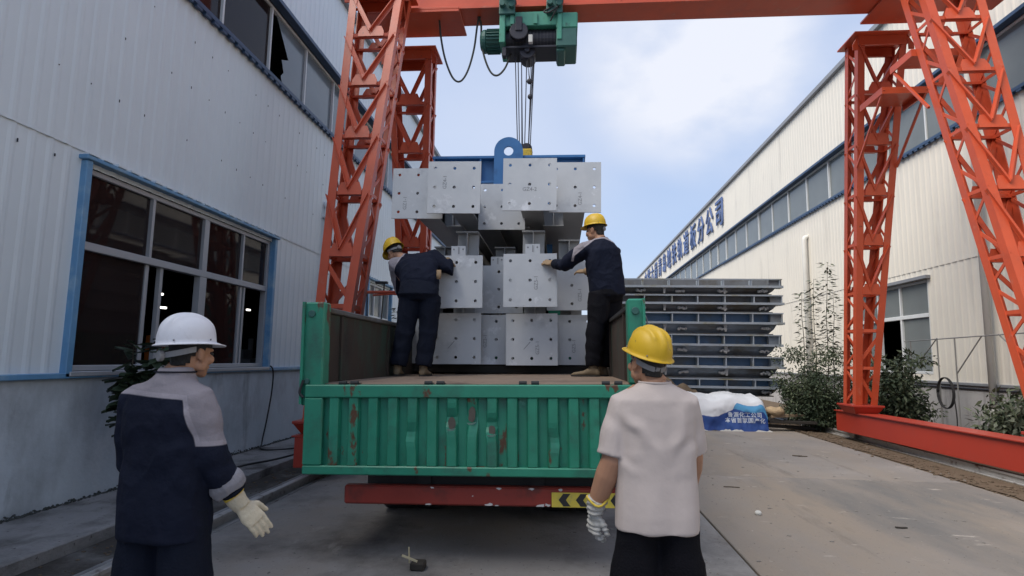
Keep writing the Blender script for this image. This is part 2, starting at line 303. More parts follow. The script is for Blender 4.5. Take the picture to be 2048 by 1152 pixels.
def text_mesh(name, body, size, m, parent, loc, ex, ey, depth=0.0, bold=0.0):
    """lettering as mesh: starts at loc, runs along ex, upright along ey"""
    cu = bpy.data.curves.new(name, 'FONT'); cu.body = body; cu.size = size; cu.extrude = depth; cu.offset = bold; cu.align_x = 'CENTER'; cu.align_y = 'CENTER'; cu.resolution_u = 2
    t = bpy.data.objects.new(name+'_src', cu); C.objects.link(t)
    dg = bpy.context.evaluated_depsgraph_get(); dg.update()
    me = bpy.data.meshes.new_from_object(t.evaluated_get(dg)); bpy.data.objects.remove(t)
    ex, ey = V(ex).normalized(), V(ey).normalized(); ez = ex.cross(ey)
    me.transform(Matrix(((ex.x, ey.x, ez.x, 0), (ex.y, ey.y, ez.y, 0), (ex.z, ey.z, ez.z, 0), (0, 0, 0, 1))))
    off = OFF.get(parent.name, V((0, 0, 0))) if parent else V((0, 0, 0))
    me.transform(Matrix.Translation(V(loc)-off)); me.materials.clear(); me.materials.append(m)
    return link(name, me, parent)
def remesh(mb, voxel, smooth_it=4, fac=0.5):
    """one continuous skin round overlapping closed shapes"""
    me = bpy.data.meshes.new('tmp'); me.from_pydata([tuple(p) for p in mb.v], [], mb.f)
    bm = bmesh.new(); bm.from_mesh(me); bmesh.ops.recalc_face_normals(bm, faces=bm.faces); bm.to_mesh(me); bm.free()
    o = bpy.data.objects.new('tmp', me); C.objects.link(o)
    r = o.modifiers.new('r', 'REMESH'); r.mode = 'VOXEL'; r.voxel_size = voxel
    if smooth_it: sm = o.modifiers.new('s', 'SMOOTH'); sm.iterations = smooth_it; sm.factor = fac
    dg = bpy.context.evaluated_depsgraph_get(); dg.update()
    res = bpy.data.meshes.new_from_object(o.evaluated_get(dg)); bpy.data.objects.remove(o)
    res.polygons.foreach_set('use_smooth', [True]*len(res.polygons)); return res
def skin_obj(name, mb, voxel, m, parent, smooth_it=4, disp=None, seam=None, label=None):
    me = remesh(mb, voxel, smooth_it)
    if disp:
        me.update(); nm = [v.normal.copy() for v in me.vertices]
        for v, nn in zip(me.vertices, nm): v.co += nn*disp(v.co, nn)
    if seam:
        a = me.attributes.new('seam', 'FLOAT', 'POINT'); a.data.foreach_set('value', [seam(v.co) for v in me.vertices])
    off = OFF.get(parent.name, V((0, 0, 0))); me.transform(Matrix.Translation(-off)); me.materials.clear(); me.materials.append(m); me.update()
    return link(name, me, parent, label=label)

# ------------------------------------------------------------------ ground
XL, XR = -5.05, 8.2           # faces of the two factory halls
g = MB(); g.poly([(-400, -200, -0.16), (400, -200, -0.16), (400, 900, -0.16), (-400, 900, -0.16)], [(0, 1, 2, 3)])
gr = structure(g.build('ground', M['dirt']))
yard = bpy.data.objects.new('concrete_yard', None); C.objects.link(yard); yard['kind'] = 'structure'
xs = [-2.92, 1.42, 5.2]; ys = [-8, -2.4, 2.6, 8.3, 13.6, 20, 30, 45, 70]
for i in range(2):
    for j in range(len(ys)-1):
        b = MB(); b.box(xs[i]+0.009, xs[i+1]-0.009, ys[j]+(0.006 if j != 2 else 0.004), ys[j+1]-0.006, -0.15, 0.0)
        b.build('concrete_slab', M['concrete'] if i == 0 else M['concrete2'], yard, bevel=0.006)
b = MB(); b.box(5.2, 6.9, -8, 70, -0.15, -0.012)
# uneven crumbling edge of the dirt strip along the rail
strip = structure(b.build('dirt_strip', M['dirt']))
e = MB(); k = 0; prevx = None
for i in range(300):
    y = 4+i*0.05; x = 5.26+0.10*noise.noise(V((y*0.9, 0, 3)))+0.05*noise.noise(V((y*4, 1, 3)))
    e.v += [V((x, y, 0.001)), V((5.75, y, -0.004))]
    if i: e.f.append([2*i-2, 2*i-1, 2*i+1, 2*i]); e.m.append(0)
structure(e.build('dirt_edge', M['dirt']))
b = MB(); b.box(6.9, 8.25, -8, 70, -0.15, 0.02); structure(b.build('planting_strip', M['dirt']))
# left side: walkway along the wall, sunk rail bed
b = MB(); b.box(XL-0.1, -3.98, -8, 70, -0.15, -0.03); structure(b.build('walkway', M['old_concrete'], bevel=0.012))
b = MB(); b.box(-3.98, -3.40, -8, 70, -0.158, -0.140); structure(b.build('rail_bed', M['trench']))
b = MB(); b.box(-3.40, -2.93, -8, 70, -0.155, -0.055); structure(b.build('rail_footing', M['old_concrete'], bevel=0.01))
def gantry_rail(x, z0, label):
    m = MB()
    m.box(x-0.035, x+0.035, -6, 40, z0+0.085, z0+0.12); m.box(x-0.009, x+0.009, -6, 40, z0+0.02, z0+0.085); m.box(x-0.06, x+0.06, -6, 40, z0, z0+0.02)
    tag(m.build('crane_rail', M['rail'], bevel=0.004), label, 'rail', 'rails the gantry crane runs on')
gantry_rail(-3.05, -0.055, 'steel crane rail on the footing beside the pale blue hall')
gantry_rail(5.95, -0.012, 'steel crane rail in the dirt strip under the red girder on the cream hall side')

# ------------------------------------------------------------------ corrugated walls
def corr(b, x, y0, y1, z0, z1, nx, pitch=0.205, h=0.009, lip=0.0):
    """ribbed sheet in the plane x; nx = direction the face looks"""
    n = max(1, round((y1-y0)/pitch)); p = (y1-y0)/n; ys = []; xs_ = []
    for i in range(n):
        a = y0+i*p
        for t, hh in ((0, 0), (0.52, 0), (0.68, 1), (0.84, 1)): ys.append(a+t*p); xs_.append(x+nx*(hh*h+lip))
    ys.append(y1); xs_.append(x+nx*lip); k = len(b.v)
    for a, q in zip(ys, xs_): b.v += [V((q, a, z0)), V((q, a, z1))]
    for i in range(len(ys)-1): b.f.append([k+2*i, k+2*i+1, k+2*i+3, k+2*i+2]); b.m.append(0)
    return b
def hall(name, label, X, nx, clad, plinthm, sill, seam, band0, band1, roof, y0, y1, wins, flash):
    """hall wall with plinth, cladding round its windows, glazed band and parapet; nx = +1 faces right"""
    t = thing(name, label, 'factory hall', (X, (y0+y1)/2, 0))
    def part(n, b, m, **k): return b.build(n, m, t, **k)
    part('plinth', MB().box(X-0.25*nx, X+0.03*nx, y0, y1, -0.15, sill), plinthm, bevel=0.01)
    cuts = [y0]+[q for w_ in wins for q in (w_[0], w_[1])]+[y1]
    for i in range(0, len(cuts), 2):                       # full-height strips between windows
        a, c = cuts[i], cuts[i+1]
        while a < c-0.01:
            e_ = min(c, a+8.2); part('cladding_sheet', corr(MB(), X, a, e_, sill+0.03, seam, nx), clad); a = e_
    for w_ in wins:
        part('cladding_sheet', corr(MB(), X, w_[0], w_[1], w_[3], seam, nx), clad)
        if w_[2] > sill+0.1: part('cladding_sheet', corr(MB(), X, w_[0], w_[1], sill+0.03, w_[2], nx), clad)
    a = y0
    while a < y1-0.01:
        e_ = min(y1, a+8.2)
        part('cladding_sheet', corr(MB(), X, a, e_, seam-0.05, band0, nx, lip=0.012), clad)
        part('cladding_sheet', corr(MB(), X, a, e_, band1, roof, nx, lip=0.012), clad); a = e_
    part('sill_flashing', MB().box(X, X+0.075*nx, y0, y1, sill-0.01, sill+0.045), flash, bevel=0.006)
    part('eave_trim', MB().box(X-0.02*nx, X+0.13*nx, y0, y1, roof-0.03, roof+0.12), M['grey_trim'], bevel=0.01)
    # scalloped drip edge under the glazed band and hood above it
    d = MB(); y = y0
    d.box(X+0.012*nx, X+0.10*nx, y0, y1, band0-0.005, band0+0.06)
    while y < min(y1, 30):
        d.box(X+0.045*nx, X+0.095*nx, y+0.03, y+0.15, band0-0.045, band0-0.003); y += 0.205
    part('drip_edge', d, M['flash_dark'])
    part('band_hood', MB().box(X, X+0.16*nx, y0, y1, band1-0.05, band1+0.03), M['flash_dark'], bevel=0.006)
    xb = X-20*nx
    sh = MB(); sh.box(xb-0.2*nx, xb, y0, y1, -0.15, roof); sh.box(xb, X-0.26*nx, y0, y0+0.2, -0.15, roof-0.05); sh.box(xb, X-0.26*nx, y1-0.2, y1, -0.15, roof-0.05)
    part('rear_wall', sh, M['inside'])
    part('roof', MB().box(xb-0.2*nx, X-0.03*nx, y0, y1, roof-0.04, roof+0.06), M['grey_trim'])
    part('floor_slab', MB().box(xb, X-0.26*nx, y0+0.2, y1-0.2, -0.15, 0.0), M['inside'])
    return t
# ---- left hall
LW = [(5.72, 9.80, 1.30, 3.47), (15.0, 17.05, 1.30, 3.47)]
left = hall('factory_hall', 'long hall clad in ribbed pale blue steel over a stained plinth', XL, 1, M['clad_blue'], M['plinth'], 1.24, 3.66, 6.25, 7.66, 9.6, -6.0, 62.0, LW, M['flash_blue'])
def screws(t, X, nx, rows, y0, y1):
    b = MB()
    for z in rows:
        y = y0
        while y < y1:
            if rnd.random() < 0.55: b.box(X+0.005*nx, X+0.014*nx, y, y+0.010, z+0.02*rnd.uniform(-1, .3), z+0.016)
            y += 0.41
    b.build('screw_heads', M['greasy'], t, kind='stuff')
screws(left, XL+0.012, 1, (4.35, 5.1, 5.75), 0.3, 14); screws(left, XL, 1, (3.45,), 1.2, 5.6)
def ribbon(t, X, nx, band0, band1, y0, y1, pitch, glassm, skip=(), rail=None):
    """row of panes between slim mullions, set back from the cladding"""
    f = MB(); f.box(X-0.09*nx, X-0.02*nx, y0, y1, band0, band0+0.05); f.box(X-0.09*nx, X-0.02*nx, y0, y1, band1-0.05, band1)
    fr = f.build('band_frame', M['white_frame'], t); y = y0; i = 0
    while y < y1-0.1:
        p = pitch if not isinstance(pitch, (list, tuple)) else pitch[min(i, len(pitch)-1)]
        e_ = min(y+p, y1)
        MB().box(X-0.075*nx, X-0.012*nx, e_-0.022, e_+0.022, band0+0.05, band1-0.05).build('mullion', M['white_frame'], fr)
        if i not in skip:
            b = MB(); k = rnd.uniform(-0.012, 0.012); b.box(X-0.060*nx, X-0.054*nx, y+0.02, e_-0.02, band0+0.05, band1-0.05)
            for v in b.v: v.x += k*(v.y-y)
            b.build('pane', glassm, fr)
        y = e_; i += 1
    return fr
lb = ribbon(left, XL, 1, 6.31, 7.61, -5.9, 61.8, [1.55]*8+[1.42]*60, M['glass_band'], skip=(8, 9, 10))
for q0, wd_ in ((-5.9+8*1.55, 1.42), (-5.9+8*1.55+1.42, 1.42)): MB().box(XL-0.060, XL-0.054, q0+0.02, q0+wd_-0.02, 6.36, 7.56).build('pane', M['glass_dark'], lb, label='dark pane')  # darker glass stands in for a dark reflection on these two panes
# whole pane cut to a jagged outline; the gap imitates a dark reflection
ya = -5.9+8*1.55+2*1.42
MB().prism([(0.62, 6.36), (1.40, 6.36), (1.40, 7.56), (0.22, 7.56), (0.75, 6.98), (0.50, 6.86), (0.60, 6.66), (0.50, 6.55)], (XL-0.06, ya, 0), (0, 1, 0), (0, 0, 1), (0.006, 0, 0)).build('pane', M['glass_band'], lb, label='pane with a dark jagged reflection cut out as a gap')
def window(t, X, nx, w_, cols, transom, framem, jamb=None, glassm=None, openings=(), broad=0.09, extra=None):
    """window > frame bars, panes; cols = mullion positions (fractions), transom = height of the cross rail"""
    y0, y1, z0, z1 = w_
    wn = MB()
    for a, c in ((y0, y0+0.06), (y1-0.06, y1)): wn.box(X-0.12*nx, X-0.02*nx, a, c, z0, z1)
    wn.box(X-0.12*nx, X-0.02*nx, y0+0.06, y1-0.06, z0, z0+0.06); wn.box(X-0.12*nx, X-0.02*nx, y0+0.06, y1-0.06, z1-0.06, z1)
    wo = wn.build('window', framem, t, bevel=0.006)
    if jamb:
        j = MB(); j.box(X-0.1*nx, X+0.075*nx, y0-0.085, y0-0.001, z0-0.06, z1+0.05); j.box(X-0.1*nx, X+0.075*nx, y1+0.001, y1+0.085, z0-0.06, z1+0.05)
        j.box(X-0.1*nx, X+0.10*nx, y0-0.12, y1+0.12, z1+0.052, z1+0.10); j.build('casing', jamb, wo, bevel=0.008)
        # frayed hood: short tongues of sheet along the head
        h = MB()
        q = y0-0.1
        while q < y1: h.box(X+0.03*nx, X+0.108*nx, q, q+0.13, z1+0.102, z1+0.102+rnd.uniform(0.008, 0.03)); q += 0.205
        h.build('hood_edge', M['clad_blue'] if nx > 0 else M['clad_cream'], wo, kind='stuff')
        MB().box(X-0.02*nx, X+0.09*nx, y0-0.04, y1+0.04, z0-0.05, z0-0.002).build('sill', framem, wo, bevel=0.005)
    MB().box(X-0.11*nx, X-0.01*nx, y0+0.06, y1-0.06, transom-broad/2, transom+broad/2).build('transom', framem, wo, bevel=0.006)
    edges = [y0+0.06]+[y0+(y1-y0)*c for c, _, _ in cols]+[y1-0.06]
    for (c, wd, full) in cols:
        y = y0+(y1-y0)*c
        MB().box(X-0.105*nx, X-0.015*nx, y-wd/2, y+wd/2, transom+broad/2, z1-0.06).build('mullion', framem, wo)
        if full: MB().box(X-0.105*nx, X-0.015*nx, y-wd*0.7, y+wd*0.7, z0+0.06, transom-broad/2).build('mullion', framem, wo)
    for i in range(len(edges)-1):
        MB().box(X-0.066*nx, X-0.060*nx, edges[i]+0.015, edges[i+1]-0.015, transom+broad/2, z1-0.06).build('pane', glassm, wo)
        if i not in openings: MB().box(X-0.066*nx, X-0.060*nx, edges[i]+0.015, edges[i+1]-0.015, z0+0.06, transom-broad/2).build('pane', glassm, wo)
    return wo
w1 = window(left, XL, 1, LW[0], [(0.27, 0.045, False), (0.545, 0.11, True), (0.79, 0.04, False)], 2.63, M['alu'], M['flash_blue'], M['glass_dark'], openings=(1, 3))
for y, wd in ((6.83, 0.06), (7.10, 0.055), (9.0, 0.05), (9.10, 0.045)):          # edges of the sliding sashes
    MB().box(XL-0.10, XL-0.045, y-wd/2, y+wd/2, 1.36, 2.585).build('sash_stile', M['alu'], w1)
w2 = window(left, XL, 1, LW[1], [(0.33, 0.05, True), (0.66, 0.05, True)], 2.55, M['white_frame'], M['flash_blue'], M['glass_right'])
# what shows through the open sashes: lit lamps, a bench, an orange cover
for p in ((-8.5, 11.82, 2.75), (-8.5, 11.96, 2.47), (-8.5, 14.91, 2.68), (-8.5, 15.41, 2.71)):
    MB().box(p[0], p[0]+0.05, p[1]-0.07, p[1]+0.07, p[2]-0.02, p[2]+0.02).build('lamp', M['lamp'], left)
MB().box(-6.5, -6.2, 8.82, 9.04, 1.2, 1.78).build('orange_cover', M['orange'], left)
b = MB(); b.box(-6.5, -5.9, 10.9, 12.2, 0, 1.42); b.box(-6.4, -6.1, 11.0, 11.3, 1.421, 1.60); b.tube([(-6.2, 11.45, 1.42), (-6.2, 11.45, 1.82)], 0.05, 8); b.build('workbench', M['grey_trim'], left)
# downpipe of the left hall and its brackets, moss along the wall foot, red splash
b = MB(); b.tube([(XL+0.10, 11.95, 1.3), (XL+0.10, 11.95, 4.6), (XL+0.02, 11.95, 4.75)], 0.05, 10); b.build('downpipe', M['clad_blue'], left, smooth=True)
for z in (2.0, 3.2, 4.4): MB().box(XL, XL+0.17, 11.88, 12.02, z, z+0.03).build('pipe_clip', M['alu'], left)
b = MB()
for i in range(2200):
    y = rnd.uniform(0.5, 12); s_ = rnd.uniform(0.004, 0.013)
    b.ball((XL+0.05+rnd.uniform(0, 0.05), y, -0.03+rnd.uniform(0, 0.10)*(0.25+abs(noise.noise(V((y*1.3, 0, 0)))))*rnd.random()), (s_, s_*1.4, s_*0.8), 6)
tag(b.build('moss', M['moss'], kind='stuff'), 'dark damp moss along the foot of the stained blue plinth', 'moss')

# ---- right hall
RW = [(13.83, 17.0, 1.30, 3.42), (27.0, 30.2, 1.3, 3.42)]
right = hall('factory_hall', 'long hall clad in cream steel with blue lettering under the eave', XR, -1, M['clad_cream'], M['plinth_grey'], 1.12, 3.70, 6.42, 7.80, 10.15, -6.0, 66.0, RW, M['grey_trim'])
ribbon(right, XR, -1, 6.48, 7.75, -5.9, 65.8, 1.62, M['glass_right'])
w3 = window(right, XR, -1, RW[0], [(0.36, 0.05, True), (0.68, 0.05, True)], 2.62, M['white_frame'], None, M['glass_right'], openings=(1,))
MB().box(XR-0.11, XR-0.001, 13.70, 17.05, 3.43, 3.50).build('casing', M['grey_trim'], w3)
window(right, XR, -1, RW[1], [(0.36, 0.05, True), (0.68, 0.05, True)], 2.62, M['white_frame'], None, M['glass_right'])
for y, za, zb in ((11.87, 0.35, 9.9), (20.0, 0.3, 5.66), (33.0, 0.3, 5.4)):
    b = MB(); x = XR-0.13
    b.tube([(x, y, za), (x, y, zb-0.09), (x+0.02, y, zb-0.02), (x+0.07, y, zb), (x+0.13, y, zb)], 0.06 if y < 19 else 0.085, 12)
    p = b.build('downpipe', M['pipe_white'], right, smooth=True)
    if y < 12: MB().tube([(x, y, 0.62), (x, y, 0.70)], 0.07, 12).build('pipe_joint', M['pipe_white'], p, smooth=False)
MB().tube([(XR-0.05, 8, 1.05), (XR-0.05, 16, 1.05)], 0.018, 6).build('wall_pipe', M['greasy'], right)
# lettering on the parapet: blue characters, read from the far end towards the viewer
txt = '中铁六局青岛地铁轨道板分公司'
ycs = 30.45
for i, ch in enumerate(reversed(txt)):
    y = ycs+i*2.02
    text_mesh('sign_character', ch, 1.62, M['sign_blue'], right, (XR-0.085, y, 9.02), (0, -1, 0), (0, 0, 1), 0.03, 0.012)
# ------------------------------------------------------------------ gantry crane
crane = thing('gantry_crane', 'orange-red lattice gantry crane straddling the yard between both halls', 'gantry crane', (1.4, 9.9, 0))
CR, CG = M['crane'], M['crane_girder']
def lerp(a, b, t): return V(a)*(1-t)+V(b)*t
def leg(xc0, xc1, yb, yt, zb, zt, wb, wt, dep, zz, mirror=1, label=None):
    """tapering lattice leg; yb / yt = front face at the foot and the head; zz = number of low panels with single braces"""
    root = bpy.data.objects.new('leg', None); C.objects.link(root); root.parent = crane; OFF[root.name] = OFF[crane.name]; root.location = (0, 0, 0)
    if label: root['label'] = label
    def P(cx, cy, t):     # corner, t = 0 foot .. 1 head
        xc = xc0+(xc1-xc0)*t; wdt = wb+(wt-wb)*t
        return V((xc+cx*wdt/2, yb+(yt-yb)*t+(dep if cy > 0 else 0), zb+(zt-zb)*t))
    a = 0.122; th = 0.014
    for cx in (-1, 1):
        for cy in (-1, 1):
            A, B = P(cx, cy, 0), P(cx, cy, 1); d = (B-A).normalized()
            ux = V((-cx, 0, 0)); uy = V((0, -cy, 0)); ux = (ux-d*ux.dot(d)).normalized(); uy = (uy-d*uy.dot(d)).normalized()
            m = MB()
            m.prism([(0, 0), (a, 0), (a, th), (th, th), (th, a), (0, a)], A, ux, uy, B-A)
            m.build('chord', CR, root)
    ts = [0]+[0.105*(i+1) for i in range(zz)]
    n = 5; t0 = ts[-1]
    for i in range(n): ts.append(t0+(1-t0)*(i+1)/n*0.985)
    for i in range(len(ts)-1):
        ta, tb = ts[i], ts[i+1]
        for cy in (-1, 1):                 # front and rear faces: V braces onto a gusset, single braces low down
            o = V((0, -cy*0.02, 0)); s_ = 0.055
            L0, R0, L1, R1 = P(-1, cy, ta)+o, P(1, cy, ta)+o, P(-1, cy, tb)+o, P(1, cy, tb)+o
            fy = (0, -cy, 0)
            if i > 0: MB().bar(L0, R0, 0.055, 0.012, up=fy).build('cross_bar', CR, root)
            if i > 0: MB().bar(lerp(L0, R0, 0.02)+V((0, -cy*0.03, -0.03)), lerp(L0, R0, 0.98)+V((0, -cy*0.03, -0.03)), 0.012, 0.06, up=fy).build('cross_bar', CR, root)
            if i >= zz:
                mid = lerp(L0, R0, 0.5)+V((0, 0, 0.06))
                for q in (L1, R1): MB().bar(mid, lerp(q, mid, 0.04), 0.074, 0.012, up=fy, sh=(0, 0.006)).build('brace', CR, root)
                for q in (L1, R1): MB().bar(mid, lerp(q, mid, 0.04), 0.012, 0.05, up=fy, sh=(0.026, -0.026)).build('brace', CR, root)
                wg = (R0-L0).length*0.18+0.06
                MB().prism([(-wg, -0.035), (wg, -0.035), (wg, 0.06), (wg*0.75, 0.17), (-wg*0.75, 0.17), (-wg, 0.06)], lerp(L0, R0, 0.5)+V((0, cy*0.012, 0)), (1, 0, 0), (R1+L1-R0-L0).normalized(), (0, cy*0.012, 0)).build('gusset', CR, root)
            else:
                if (i % 2 == 0) == (mirror*cy < 0): q0, q1 = L1, R0
                else: q0, q1 = R1, L0
                MB().bar(lerp(q0, q1, 0.06), lerp(q0, q1, 0.94), 0.06, 0.012, up=fy, sh=(0, 0.004)).build('brace', CR, root)
        for cx in (-1, 1):                 # side faces: zigzag
            o = V((-cx*0.02, 0, 0)); A0, B0, A1, B1 = P(cx, -1, ta)+o, P(cx, 1, ta)+o, P(cx, -1, tb)+o, P(cx, 1, tb)+o; fx = (cx, 0, 0)
            if i > 0: MB().bar(A0, B0, 0.05, 0.012, up=fx).build('cross_bar', CR, root)
            m_ = lerp(B0, B1, 0.5) if cx*mirror > 0 else lerp(A0, A1, 0.5)
            for q in ((A0, A1) if cx*mirror > 0 else (B0, B1)): MB().bar(lerp(q, m_, 0.04), lerp(m_, q, 0.04), 0.045, 0.012, up=fx).build('brace', CR, root)
    # foot plate and tapered shoe
    f = MB(); c0 = (P(-1, -1, 0)+P(1, 1, 0))/2
    f.box(c0.x-wb/2-0.09, c0.x+wb/2+0.09, c0.y-dep/2-0.09, c0.y+dep/2+0.09, zb-0.035, zb)
    f.loft([[V((c0.x+sx*(wb/2+0.08)*q, c0.y+sy*(dep/2+0.08)*q, z)) for sx, sy in ((-1, -1), (1, -1), (1, 1), (-1, 1))] for q, z in ((0.72, zb-0.17), (1, zb-0.035))])
    f.build('foot', CG, root, bevel=0.004)
    # head frame carrying the main beam
    h = MB(); c1 = (P(-1, -1, 1)+P(1, 1, 1))/2
    h.box(c1.x-wt/2-0.1, c1.x+wt/2+0.1, c1.y-dep/2-0.1, c1.y+dep/2+0.1, zt, zt+0.03)
    h.box(c1.x-wt/2, c1.x+wt/2, c1.y-dep/2, c1.y-dep/2+0.05, zt-0.18, zt-0.001); h.box(c1.x-wt/2, c1.x+wt/2, c1.y+dep/2-0.05, c1.y+dep/2, zt-0.18, zt-0.001)
    for sx in (-1, 1): h.prism([(0, 0), (0.1, 0), (0.1, 0.1), (0, 0.28)], (c1.x+sx*(wt/2+0.005), c1.y-dep/2, zt-0.28), (sx, 0, 0), (0, 0, 1), (0, 0.02, 0))
    h.build('head_frame', CR, root, bevel=0.004)
    return P
PL = leg(-2.98, -3.08, 7.22, 8.98, 0.70, 7.66, 0.40, 0.90, 0.50, 3, 1)
leg(-3.02, -2.95, 12.05, 10.62, 0.70, 7.42, 0.40, 0.88, 0.50, 3, -1)
PR = leg(5.88, 5.90, 7.22, 8.98, 0.72, 7.66, 0.40, 0.90, 0.50, 3, -1)
PF = leg(5.86, 5.82, 12.0, 10.62, 0.72, 7.46, 0.40, 0.86, 0.50, 3, 1)
# end girders on wheels
def girder(x0, y0, x1, y1, zb, zt, n):
    m = MB(); d = (V((x1, y1, 0))-V((x0, y0, 0)))
    m.bar((x0, y0, (zb+zt)/2), (x1, y1, (zb+zt)/2), 0.34, zt-zb); g_ = m.build('end_girder', CG, crane, bevel=0.008)
    m = MB(); m.bar((x0, y0, zt+0.008), (x1, y1, zt+0.008), 0.42, 0.016); m.build('flange_plate', CG, g_)
    dd = d.normalized()
    for q in (0.35, d.length-0.35):
        c = V((x0, y0, 0))+dd*q; s_ = V((dd.y, -dd.x, 0))*0.05
        MB().tube([(c-s_)+V((0, 0, zb-0.01)), (c+s_)+V((0, 0, zb-0.01))], 0.11, 18).build('rail_wheel', M['rail'], g_)
girder(-3.02, 7.05, -3.02, 13.0, 0.16, 0.52, 2)
girder(6.12, 6.4, 5.86, 12.92, 0.15, 0.545, 2)
# main beam: box girder with a lower runway flange
m = MB(); m.box(-3.5, 7.4, 9.72, 10.08, 7.70, 8.75); mb_ = m.build('main_beam', CR, crane, bevel=0.006)
m = MB(); m.box(-3.5, 7.4, 9.62, 10.18, 7.612, 7.645); m.box(-3.5, 7.4, 9.86, 9.94, 7.645, 7.70); m.build('runway_flange', CR, mb_)
for x in range(-3, 7, 2): MB().box(x-0.01, x+0.01, 9.63, 9.719, 7.646, 7.76).build('stiffener', CR, mb_)
for xa, xb in ((-3.5, -1.8), (5.35, 6.4)):
    m = MB(); m.box(xa, xb, 9.55, 10.45, 7.57, 7.61); m.box(xa, xb, 9.55, 9.59, 7.52, 7.569); m.build('saddle', CR, crane, bevel=0.005)
# ladder platforms with knee struts
def platform(x0, x1, y0, y1, z, sgn, name='platform'):
    p = MB().box(x0, x1, y0, y1, z, z+0.025).build(name, CR, crane)
    m = MB(); m.box(x0, x1, y0, y0+0.02, z-0.09, z-0.001); m.box(x0, x0+0.02, y0+0.021, y1, z-0.09, z-0.001); m.box(x1-0.02, x1, y0+0.021, y1, z-0.09, z-0.001); m.build('rim', CR, p)
    for x in (x0+0.03, x1-0.03): MB().bar((x, y0 if sgn < 0 else y1, z-0.02), (x, y1+0.28*sgn*-1 if sgn < 0 else y0-0.28, z-1.05), 0.035, 0.035).build('strut', CR, p)
platform(5.44, 6.2, 10.05, 10.80, 6.17, -1)
platform(5.42, 6.34, 9.15, 9.75, 6.36, 1)

# ------------------------------------------------------------------ hoist hanging from the beam
hoist = thing('electric_hoist', 'green electric hoist hanging from the red beam above the load', 'hoist', (-0.6, 9.9, 7.2))
def hp(n, b, mt=None, **k): return b.build(n, mt or M['hoist'], hoist, **k)
b = MB(); b.box(-1.05, 0.0, 9.60, 10.20, 7.24, 7.50); hp('top_frame', b, bevel=0.012)
b = MB(); b.box(-1.08, -0.98, 9.55, 10.25, 6.92, 7.44); hp('end_plate', b, bevel=0.01)
b = MB(); b.box(-0.08, 0.0, 9.55, 10.25, 6.95, 7.44); hp('end_plate', b, bevel=0.01)
b = MB(); b.tube([(-0.98, 9.9, 7.10), (-0.08, 9.9, 7.10)], 0.215, 28); d_ = hp('drum', b, M['greasy'], smooth=False)
for i in range(14): MB().tube([(-0.92+i*0.06, 9.9, 7.10), (-0.90+i*0.06, 9.9, 7.10)], 0.228, 24).build('rope_turn', M['rope'], d_)
b = MB(); b.box(-0.10, 0.27, 9.58, 10.22, 7.17, 7.46); hp('gearbox', b, bevel=0.02)
b = MB(); b.loft([[V((x, y, z)) for x, y in ((-0.10, 9.57), (0.26, 9.57), (0.26, 10.23), (-0.10, 10.23))] for z in (6.83, 7.168)]); b.box(-0.09, 0.06, 9.62, 10.18, 6.77, 6.829); hp('gear_cover', b, M['hoist_dark'], bevel=0.02)
b = MB(); b.tube([(-1.081, 9.9, 7.13), (-1.20, 9.9, 7.13), (-1.34, 9.9, 7.13)], 0.19, 24); b.tube([(-1.34, 9.9, 7.13), (-1.40, 9.9, 7.13), (-1.45, 9.9, 7.13)], [0.205, 0.20, 0.14], 24); mo = hp('motor', b, M['hoist_dark'], smooth=False, bevel=0.01)
for k in range(22):
    t = 2*math.pi*k/22; c, s_ = math.cos(t), math.sin(t)
    MB().bar((-1.33, 9.9+0.20*c, 7.13+0.20*s_), (-1.10, 9.9+0.20*c, 7.13+0.20*s_), 0.012, 0.035, up=(0, c, s_)).build('cooling_fin', M['hoist_dark'], mo)
b = MB(); b.box(-0.98, -0.08, 9.64, 10.16, 6.86, 6.90); b.box(-1.03, -0.96, 9.6, 9.72, 6.70, 6.859); hp('rope_guide', b, M['greasy'], bevel=0.006)
b = MB(); b.tube([(-0.60, 9.70, 6.84), (-0.60, 10.05, 6.84)], 0.14, 22); b.tube([(-0.60, 9.66, 6.84), (-0.60, 10.09, 6.84)], 0.05, 12); hp('sheave', b, M['greasy'], bevel=0.008)
b = MB(); b.tube([(-0.74, 9.52, 7.11), (-0.74, 9.62, 7.11)], 0.16, 20); b.box(-0.80, -0.68, 9.50, 9.56, 7.10, 7.36); hp('guide_arm', b, M['greasy'], bevel=0.01)
b = MB(); b.box(-0.57, -0.50, 9.50, 9.58, 6.88, 7.02); hp('limit_switch', b, M['paper'], bevel=0.006)
for x in (-0.46, -0.86): MB().prism([(-0.035, 0), (0.035, 0), (0.035, 0.2), (-0.035, 0.2)], (x, 9.585, 7.26), (1, 0, 0), (0, 0, 1), (0, -0.02, 0)).build('rib', M['hoist'], hoist)
